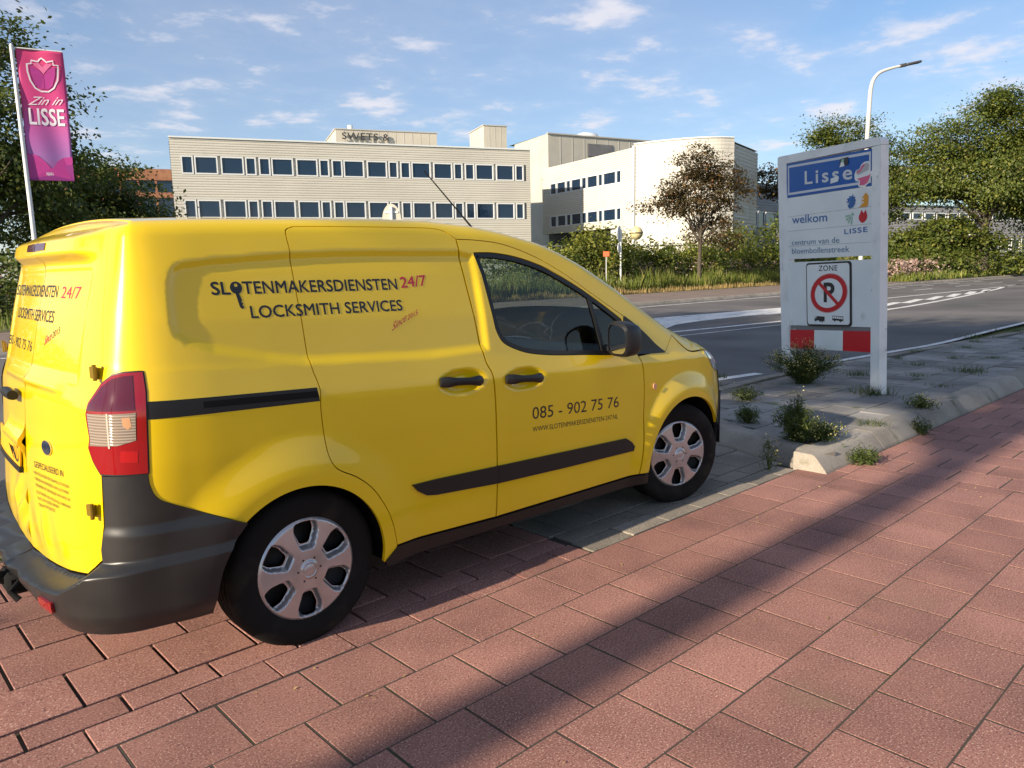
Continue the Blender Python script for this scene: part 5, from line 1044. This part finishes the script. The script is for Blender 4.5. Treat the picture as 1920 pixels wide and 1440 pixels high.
def leaves(C, size, rng, up=.35, aspect=.55, outward=None):
    """one quad leaf for each centre"""
    n = len(C); nrm = rng.normal(size=(n, 3)); nrm[:, 2] = np.abs(nrm[:, 2])*.8+up
    if outward is not None: nrm += outward*.8
    nrm /= np.linalg.norm(nrm, axis=1, keepdims=True); t = rng.normal(size=(n, 3)); t -= nrm*(t*nrm).sum(1, keepdims=True); t /= np.linalg.norm(t, axis=1, keepdims=True); s = np.cross(nrm, t)
    L = (size*rng.uniform(.6, 1.25, n))[:, None]; V = np.stack([C-t*L*.5, C+s*L*aspect*.5+nrm*L*.08, C+t*L*.55, C-s*L*aspect*.5+nrm*L*.08], 1).reshape(-1, 3)
    return V, np.arange(4*n).reshape(n, 4)
def tree(name, label, base, lobes, nclus, nleaf, size, lm, seed, trunk_r, fork, group='trees along the road', spread=.36, trunk_lean=(0, 0), hang=0.):
    rng = np.random.default_rng(seed); base = np.array(base, float); t = thing(name, base, label, 'tree', group)
    vol = np.array([l[3]*l[4]*l[5] for l in lobes])**.75; pick = rng.choice(len(lobes), nclus, p=vol/vol.sum()); L = np.array(lobes)[pick]
    d = rng.normal(size=(nclus, 3)); d /= np.linalg.norm(d, axis=1, keepdims=True); rr = rng.uniform(.30, 1., nclus)**.55*(1+.07*rng.normal(size=nclus)); C = base+L[:, :3]+d*rr[:, None]*L[:, 3:6]
    C = C[C[:, 2] > base[2]+.25]
    cs = spread*(.6+.8*rng.random(len(C))); per = max(1, nleaf//len(C)); idx = np.repeat(np.arange(len(C)), per); P = C[idx]+rng.normal(size=(len(idx), 3))*cs[idx][:, None]*np.array((1.15, 1.15, .50)); P[:, 2] -= hang*rng.random(len(idx))
    P = P[P[:, 2] > base[2]+.1]; cen = base+np.mean(np.array(lobes)[:, :3], 0); o_ = P-cen; o_ /= np.linalg.norm(o_, axis=1, keepdims=True)+1e-9
    V, F = leaves(P, size, rng, .35, .6, o_); obj('crown', V, F, lm, t)
    b = MB(); top = base+np.array((trunk_lean[0], trunk_lean[1], fork)); zt = max(l[2]+l[5]*.4 for l in lobes)
    b.tube([base-np.array((0, 0, .1)), base+(top-base)*.15+rng.normal(size=3)*.02, base+(top-base)*.6+rng.normal(size=3)*.05, top], [trunk_r*1.35, trunk_r*1.05, trunk_r*.9, trunk_r*.78], 9)
    lead = top+np.array((rng.normal()*.3, rng.normal()*.3, (zt-fork)*.7)); b.tube([top, (top+lead)/2+rng.normal(size=3)*.15, lead], [trunk_r*.74, trunk_r*.45, trunk_r*.12], 7)
    for k in range(min(34, len(C))):
        c = C[rng.integers(len(C))]; f0 = rng.random()**1.3; s = top+(lead-top)*f0*.9; m1 = s+(c-s)*.45+np.array((0, 0, .10*np.linalg.norm(c-s)))+rng.normal(size=3)*.12; r0 = trunk_r*(.42-.26*f0); b.tube([s, m1, c], [r0, r0*.55, r0*.15], 6, False)
    smooth_by_angle(b.build('trunk', M_BARK, t), 60); return t
R_ = random.Random(5)
# left group beyond the road
tree('broadleaf_tree', 'tall dark tree behind the pink banner at the left edge', (4.2,30.5,.11), [(0,0,6.6,2.9,2.9,2.6),(.2,.2,9.4,2.2,2.2,1.7),(-1.6,1,7.9,2.4,2.4,2.2),(1.9,.4,4.8,2.2,2.2,1.8),(-2.5,0,4.2,2.4,2.2,2.0),(2.4,-.3,7.9,1.0,.9,.4),(2.8,-.3,6.2,1.1,1.0,.5)], 230, 30000, .19, M_LEAFD, 11, .28, 2.6, spread=.42)
tree('broadleaf_tree', 'rounded dark green tree between the banner and the office block', (8.5,36.0,.11), [(2.8,-1.0,3.3,1.4,1.4,1.5),(0,0,4.4,2.6,2.6,2.1),(1.9,-.6,5.0,1.7,1.7,1.4),(-2.2,.2,4.2,2.2,2.2,2.0),(.9,0,6.2,1.5,1.5,.9),(2.6,-.6,3.2,1.5,1.5,1.4)], 200, 20000, .20, M_LEAFD, 12, .24, 2.0, spread=.42)
tree('broadleaf_tree', 'dark tree further back at the far left behind the banner pole', (-1.2,36.5,.11), [(0,0,6.0,3.4,3.2,2.8),(2,1,8.2,2.4,2.4,1.9),(-3,0,5,2.6,2.6,2.2)], 150, 13000, .24, M_LEAFD, 13, .28, 2.4, spread=.5)
tree('broadleaf_tree', 'low leafy tree filling the gap left of the office block', (11.2,40.0,.11), [(0,0,3.2,1.9,1.9,1.8),(1.2,-.4,3.0,1.3,1.3,1.5),(-1.6,.3,3.3,1.9,1.9,1.8)], 110, 9000, .22, M_LEAFD, 14, .18, 1.5, spread=.42)
# copper young tree in front of the curved wall
tree('young_tree', 'young copper leaved tree in front of the curved cream wall', (35.85,20.8,.11), [(0,0,5.1,1.8,1.8,1.6),(-1.0,1.0,4.9,1.4,1.4,1.1),(1.0,-1.0,5.4,1.4,1.4,1.3),(-.1,.2,6.8,1.2,1.2,1.1),(.5,-.4,3.2,1.2,1.2,.9),(-1.9,1.9,4.6,.7,.7,.35),(1.6,-1.6,5.6,.7,.7,.4),(1.0,-.9,2.6,.7,.7,.5)], 150, 15500, .145, M_LEAFC, 21, .13, 2.2, spread=.30)
# right trees
tree('broadleaf_tree', 'green tree rising behind the top of the town sign', (63.5,24.2,.11), [(0,0,8.6,3.2,3.2,2.8),(2.2,-2.2,9.6,2.4,2.4,2.0),(-.8,.8,11.6,2.2,2.2,1.8),(3.3,-3.2,7.4,1.9,1.9,1.9),(.8,-.8,5.4,2.8,2.8,1.8)], 150, 36000, .21, M_LEAF, 31, .30, 3.0, spread=.55)
tree('copper_tree', 'reddish copper tree showing at the upper left of the town sign', (60.5,26.6,.11), [(0,0,8.2,2.4,2.4,1.6),(-1.3,1.5,7.6,1.6,1.6,1.2),(1.2,-1.2,9.2,1.6,1.6,1.0),(-2.6,2.6,8.6,.9,.9,.6)], 90, 12000, .24, M_LEAFC, 32, .22, 2.6, spread=.48)
tree('broadleaf_tree', 'big spreading green tree at the right edge', (67.6,15.6,.11), [(0,0,7.4,4.2,4.2,2.4),(-1.6,1.8,10.2,2.6,2.6,2.0),(1.4,-1.5,11.4,2.8,2.8,2.0),(-3.0,3.2,7.2,2.2,2.2,1.6),(3.0,-3.0,9.2,3.0,3.0,2.4),(.2,-.2,13.1,1.8,1.8,1.0),(2.4,-2.4,5.8,3.0,3.0,1.5)], 200, 78000, .21, M_LEAF, 33, .42, 3.4, spread=.72)
tree('broadleaf_tree', 'broad tree partly cut off by the right edge of the view', (72.0,10.8,.11), [(0,0,7.0,4.2,4.2,3.2),(1,-1,10.5,3.2,3.2,2.4),(3,-3,8,3.2,3.2,2.8),(.5,-.5,4.0,3.6,3.6,2.0)], 130, 38000, .22, M_LEAF, 34, .36, 2.6, spread=.72)
tree('bushy_tree', 'dark dense bushy tree low beneath the big right tree', (66.0,18.3,.11), [(0,0,2.4,3.0,3.0,2.2),(1.8,-1.6,2.8,2.2,2.2,2.0),(-1.6,1.7,1.9,2.2,2.2,1.7)], 130, 14000, .28, M_LEAF, 35, .16, .7, spread=.5)
# street trees behind the viewer whose shade falls on the island, the sign and the road
tree('street_tree', 'tall street tree standing behind the van out of view', (-15.0,-1.52,.0), [(0,2.9,8.95,1.6,2.0,.9),(.4,5.4,9.2,1.8,1.8,1.0),(.5,1.5,10.5,2.6,3.2,1.8),(0,-1.6,11.3,2.2,2.0,1.5),(.5,4.6,10.7,2.4,2.6,1.6),(-.5,.5,12.3,2.2,3.0,1.4)], 300, 21000, .30, M_LEAF, 41, .20, 7.4, 'street trees behind the van', spread=.50)
tree('street_tree', 'second tall street tree further behind the van out of view', (-20.0,5.2,.0), [(0,0,11.5,3.0,3.0,2.2),(0,4,12.5,3.0,2.8,2.4),(0,8,11.5,3,2.6,2.2)], 240, 12000, .34, M_LEAF, 42, .20, 7.5, 'street trees behind the van', spread=.55)
def shrub(name, label, base, r, h, n, size, lm, seed, group='shrubs in the verge'):
    rng = np.random.default_rng(seed); base = np.array(base, float); t = thing(name, base, label, 'shrub', group); nc = max(14, int(n/45)); d = rng.normal(size=(nc, 3)); d /= np.linalg.norm(d, axis=1, keepdims=True); rr = rng.random(nc)**.4; C = base+np.array((0, 0, h*.5))+d*rr[:, None]*np.array((r, r, h*.5))
    idx = np.repeat(np.arange(nc), n//nc); P = C[idx]+rng.normal(size=(len(idx), 3))*np.array((.20, .20, .20))*(r/1.2+.3); P = P[P[:, 2] > base[2]]; o_ = P-(base+np.array((0, 0, h*.4))); o_ /= np.linalg.norm(o_, axis=1, keepdims=True)
    V, F = leaves(P, size, rng, .3, .62, o_); obj('foliage', V, F, lm, t)['kind'] = 'stuff'; b = MB()
    for k in range(9): c = C[rng.integers(nc)]; b.tube([base+rng.normal(size=3)*np.array((.12, .12, 0)), (base+c)/2+rng.normal(size=3)*.08, c], [.03, .02, .008], 5, False)
    b.build('stems', M_BARK, t)
def hedge_at(bearing_px, y, z=.11):
    a = YAW-math.atan((bearing_px-960)/F_PX); return (CAM_POS.x+(y-CAM_POS.y)/math.tan(a), y, z)
def along(px_x, depth, z=.11):
    """ground point for hedge planting, a line of bearings from the road corner"""
    a = YAW-math.atan((px_x-960)/F_PX); q = depth/math.cos(YAW-a); return (CAM_POS.x+math.cos(a)*q, CAM_POS.y+math.sin(a)*q, z)
hedge = [(1112,38.2,1.25,3.0,2600,M_LEAFB,'tall bright yellow green shrub beside the van windscreen'),(1168,39.0,1.0,2.5,1700,M_LEAFB,'upright green shrub just behind the round traffic sign post'),(1215,40.0,1.1,2.3,1600,M_LEAF,'dark green shrub below the cream globe lamp'),(1262,40.5,1.0,1.9,1400,M_LEAF,'low shrub in front of the plain curved wall'),(1300,41.0,1.1,2.1,1500,M_LEAFB,'green shrub left of the copper tree trunk'),(1352,41.0,1.2,2.3,1700,M_LEAF,'green shrub right of the copper tree trunk'),(1378,40.5,.9,2.7,1300,M_LEAFB,'tall pale shrub shoot beside the wing corner'),(1412,41.5,1.2,2.1,1500,M_LEAF,'shrub in front of the wing end windows'),(1452,40.5,1.1,3.0,2000,M_LEAF,'tall dark shrub right against the left post of the town sign'),(1240,38.5,1.0,1.4,1100,M_LEAF,'small shrub at the front of the hedge'),(1320,39.0,1.1,1.5,1100,M_LEAF,'rounded low shrub at the front of the hedge below the copper tree'),(1070,40.0,1.4,2.2,1500,M_LEAFD,'dark shrub half hidden behind the van windscreen pillar')]
for i, (px, dp, r, h, n, m, lb) in enumerate(hedge):
    q = hedge_at(px, 23.2+(dp-39)*.45); k = max(1., (q[0]+1.3)/31.); shrub('shrub', lb, q, r*k, h*(.5+.5*k)*1.18, int(n*1.15), .19*k**.5, m, 100+i)
for i, (px, dp, r, h, lb) in enumerate([(1905,60,2.4,2.4,'green shrub by the dark globe lamp at the right edge'),(1775,58,2.2,2.0,'shrub under the big right tree behind the pink weeds'),(1690,57,2.0,1.8,'shrub behind the right post of the town sign'),(1520,52,2.0,1.9,'shrub hidden behind the middle of the town sign')]): shrub('shrub', lb, along(px, dp), r, h, 1500, .28, M_LEAF, 140+i)
for i, (x, y, r, h, lb) in enumerate([(1.0,23.5,1.5,2.2,'flowering shrub left of the van roof across the road'),(-2.0,24.5,1.8,2.4,'leafy shrub at the far left across the road'),(4.6,25.0,1.6,2.0,'dark shrub behind the foot of the banner pole')]): shrub('shrub', lb, (x, y, .11), r, h, 1500, .17, M_LEAFD, 150+i)
# grass, wild flowers: nobody could count them
def blades(name, label, pts, h0, h1, w, m, seed, lean=.35):
    rng = np.random.default_rng(seed); n = len(pts); P0_ = np.array(pts, float); h = rng.uniform(h0, h1, n)*(.75+.35*np.sin(P0_[:, 0]*1.9+2*np.sin(P0_[:, 1]*1.3))*np.sin(P0_[:, 0]*.73+1)+.25*np.sin(P0_[:, 0]*5.1+P0_[:, 1]*3)); a = rng.uniform(0, 2*PI, n); d = np.stack([np.cos(a), np.sin(a), 0*a], 1); q = rng.uniform(0, 2*PI, n); l = np.stack([np.cos(q), np.sin(q), 0*q], 1)*(rng.uniform(0, lean, n)*h)[:, None]
    z = np.array((0, 0, 1.)); P = np.array(pts, float); mid = P+l*.35+z*(h*.6)[:, None]; tip = P+l+z*h[:, None]; V = np.stack([P-d*w, P+d*w, mid+d*w*.7, tip, mid-d*w*.7], 1).reshape(-1, 3); F = np.arange(5*n).reshape(n, 5)
    o = obj(name, V, F, m); tag(o, label, 'grass' if 'flower' not in name else 'flowers', kind='stuff'); return o
rng = np.random.default_rng(3)
def strip(n, x0, x1, y0, y1, z=.11): x = rng.random(n)**1.35*(x1-x0)+x0; return np.stack([x, rng.uniform(y0, y1, n), np.full(n, z)], 1)
blades('tall_grass', 'tall green verge grass in front of the hedge', strip(44000, 14, 95, 19.9, 22.6), .45, 1.15, .017, M_GRASS, 5)
blades('dry_grass_edge', 'dry yellow grass fringe along the far pavement', strip(16000, 10, 95, 19.32, 20.2), .08, .34, .015, M_DRY, 6)
blades('right_verge_grass', 'grass along the kerb in front of the right trees', strip(14000, 50, 110, 14.6, 17.2), .15, .6, .03, M_GRASS, 8)
blades('left_verge_grass', 'rough grass on the far verge at the left edge', strip(9000, -12, 14, 19.5, 26), .15, .6, .016, M_GRASS, 7)
def flowers(name, label, n, x0, x1, y0, y1, zmax, m, size, seed):
    r = np.random.default_rng(seed); nc = n//14; C = np.stack([r.random(nc)**1.2*(x1-x0)+x0, r.uniform(y0, y1, nc), .11+r.uniform(.25, 1., nc)*zmax], 1); P = np.repeat(C, 14, 0)+r.normal(size=(nc*14, 3))*np.array((.28, .28, .14)); V, F = leaves(P, size, r, .4, .8); o = obj(name, V, F, m); tag(o, label, 'flowers', kind='stuff')
flowers('pink_flower_weeds', 'pale pinkish flowering weeds along the front of the hedge', 4600, 26, 60, 22.2, 23.4, 1.45, M_PINKF, .10, 61); flowers('wild_hedge', 'tangled green undergrowth along the hedge', 36000, 24, 100, 22.3, 27.0, 2.2, M_LEAFB, .17, 62); flowers('pink_weeds_by_trees', 'pale flowering weeds below the right trees', 6500, 50, 110, 15.6, 18.5, 1.3, M_PINKF, .17, 63); flowers('left_undergrowth', 'dark undergrowth below the left trees', 16000, -14, 17, 26, 33, 2.2, M_LEAFD, .19, 64); flowers('left_pink_weeds', 'pinkish flowering bush at the left edge', 1600, -3, 3, 22, 24, 1.9, M_PINKF, .09, 65); flowers('right_undergrowth', 'green undergrowth below the right trees', 17000, 52, 120, 17.0, 23, 1.4, M_LEAF, .22, 66)
# weeds on the island and in the joints
def weed(name, label, base, r, h, nstem, seed, flower=0, group='weeds growing on the island', fine=1.):
    rg = np.random.default_rng(seed); base = np.array(base, float); t = thing(name, base, label, 'weed', group); b = MB(); LP_ = []; FP = []
    for k in range(nstem):
        a = rg.uniform(0, 2*PI); q = rg.random()**.6; hh = h*(1-.45*q)*rg.uniform(.65, 1.05); tip = base+np.array((math.cos(a)*r*q, math.sin(a)*r*q, hh)); m_ = base+(tip-base)*.5+np.array((0, 0, hh*.12)); b.tube([base+rg.normal(size=3)*np.array((.03, .03, 0))*r*2, m_, tip], [.0032*fine, .0024*fine, .0012*fine], 4, False)
        for j in range(17):
            f = rg.uniform(.08, .95); p_ = base*(1-f)**2+2*f*(1-f)*m_+f*f*tip if False else base+(tip-base)*f+np.array((0, 0, hh*.22*f*(1-f))); LP_.append(p_+rg.normal(size=3)*.025*fine*(1.6-f))
        if flower and rg.random() < flower:
            for j in range(7): FP.append(tip+rg.normal(size=3)*np.array((.018, .018, .022))*fine)
    V, F = leaves(np.array(LP_), .046*fine, rg, .2, .16); obj('foliage', V, F, M_WEED, t)['kind'] = 'stuff'; b.build('stems', M_WEED, t)['kind'] = 'stuff'
    if FP: V, F = leaves(np.array(FP), .013*fine, rg, .4, .9); obj('flowers', V, F, M_FLOWER, t)['kind'] = 'stuff'
IZ = .119
weed('weed_clump', 'big bushy weed with yellow flowers at the left sign post', (6.62,.42,IZ), .46, .50, 260, 201, .55)
weed('weed_clump', 'tall feathery weed on the near corner of the island', (4.02,-.80,IZ), .19, .36, 110, 202, .10); weed('weed_clump', 'spreading weed with small flowers beside the island kerb corner', (4.12,-.94,IZ), .24, .15, 46, 203, .6)
weed('weed_clump', 'small grassy weed near the front of the van', (4.36,-.20,IZ), .12, .18, 34, 204); weed('weed_clump', 'low weed behind the small grassy weed on the island', (5.3,.35,IZ), .20, .16, 30, 205, .2)
weed('weed_clump', 'green weed growing at the foot of the kerb', (4.10,-1.255,.0), .13, .13, 34, 206); weed('weed_clump', 'thin weed shoot beside the end of the kerb', (3.52,-.85,.0), .07, .24, 7, 207, .3); weed('weed_clump', 'dry weed in the gap below the kerb further along', (5.35,-1.23,.0), .10, .16, 14, 208, .3); weed('weed_clump', 'flowering weed on the kerb top near the right post', (5.9,-1.02,IZ), .16, .12, 26, 209, .6)
def tuft(label, x, y, z, r, h, n, seed, group='grass tufts between the island slabs'):
    rg = np.random.default_rng(seed); t = np.stack([x+rg.normal(size=n)*r*.5, y+rg.normal(size=n)*r*.5, np.full(n, z)], 1)-np.array((x, y, z)); h_ = rg.uniform(.4, 1, n)*h; a = rg.uniform(0, 2*PI, n); d = np.stack([np.cos(a), np.sin(a), 0*a], 1)*.0028; l = rg.normal(size=(n, 3))*.5; l[:, 2] = 0; l *= h_[:, None]; tip = t+l+np.array((0, 0, 1))*h_[:, None]
    V = np.stack([t-d, t+d, tip], 1).reshape(-1, 3); o = bpy.data.objects.new('grass_tuft', mesh_from('grass_tuft', V, np.arange(3*n).reshape(n, 3), M_WEED)); COL.objects.link(o); o.location = (x, y, z); tag(o, label, 'grass tuft', group)
tuft('grass tuft at the foot of the right sign post', 6.40, -.42, IZ, .17, .12, 220, 301); tuft('grass tuft on the slabs just left of the right sign post', 7.6, .25, IZ, .16, .09, 130, 302); tuft('grass tuft near the kerb at the right of the island', 8.6, -.62, IZ, .20, .10, 160, 303); tuft('grass tuft on the road edge of the island far to the right', 13.0, .55, IZ, .30, .12, 150, 304); tuft('grass tuft at the island edge furthest right', 14.6, .45, IZ, .30, .12, 150, 305)
spots = [(7.9,-.30),(8.3,.30),(8.9,.05),(9.4,.45),(9.9,-.1),(10.4,.6),(10.2,-.45),(11.3,.2),(11.6,-.5),(12.3,.35),(7.3,-.75),(12.9,-.35)]
for i, (x, y) in enumerate(spots): tuft('small grass tuft in the slab joints right of the town sign', x, y, IZ, R_.uniform(.07, .13), R_.uniform(.04, .07), 60, 320+i)
for i, (x, y, lb) in enumerate([(4.9,-1.02,'tuft of dry weeds on the kerb top behind the flowering weed'),(6.45,1.35,'tuft of weeds at the road edge left of the sign'),(5.9,1.12,'tuft of weeds at the rounded end of the island')]): tuft(lb, x, y, IZ, .12, .07, 90, 350+i)
tuft('tuft of grass on the ground behind the van bumper', -.95, .30, 0., .10, .08, 90, 361, 'grass tufts behind the van'); tuft('second tuft of grass at the left edge behind the van', -.60, 1.05, 0., .16, .10, 130, 362, 'grass tufts behind the van')
# dry bits of leaf and straw blown along the kerb
rg = np.random.default_rng(77); n_ = 230; yy = -1.23-rg.exponential(.33, n_); P_ = np.stack([rg.uniform(3.2, 9.5, n_), yy, np.full(n_, .004)], 1); P_ = np.vstack([P_, np.stack([rg.uniform(-.9, 3.2, 60), rg.uniform(-3.0, -1.0, 60), np.full(60, .004)], 1)])
V, F = leaves(P_, .016, rg, 2.5, .45); tag(obj('leaf_litter', V, F, M_DRY), 'dry bits of leaf and straw scattered along the kerb', 'litter', kind='stuff')
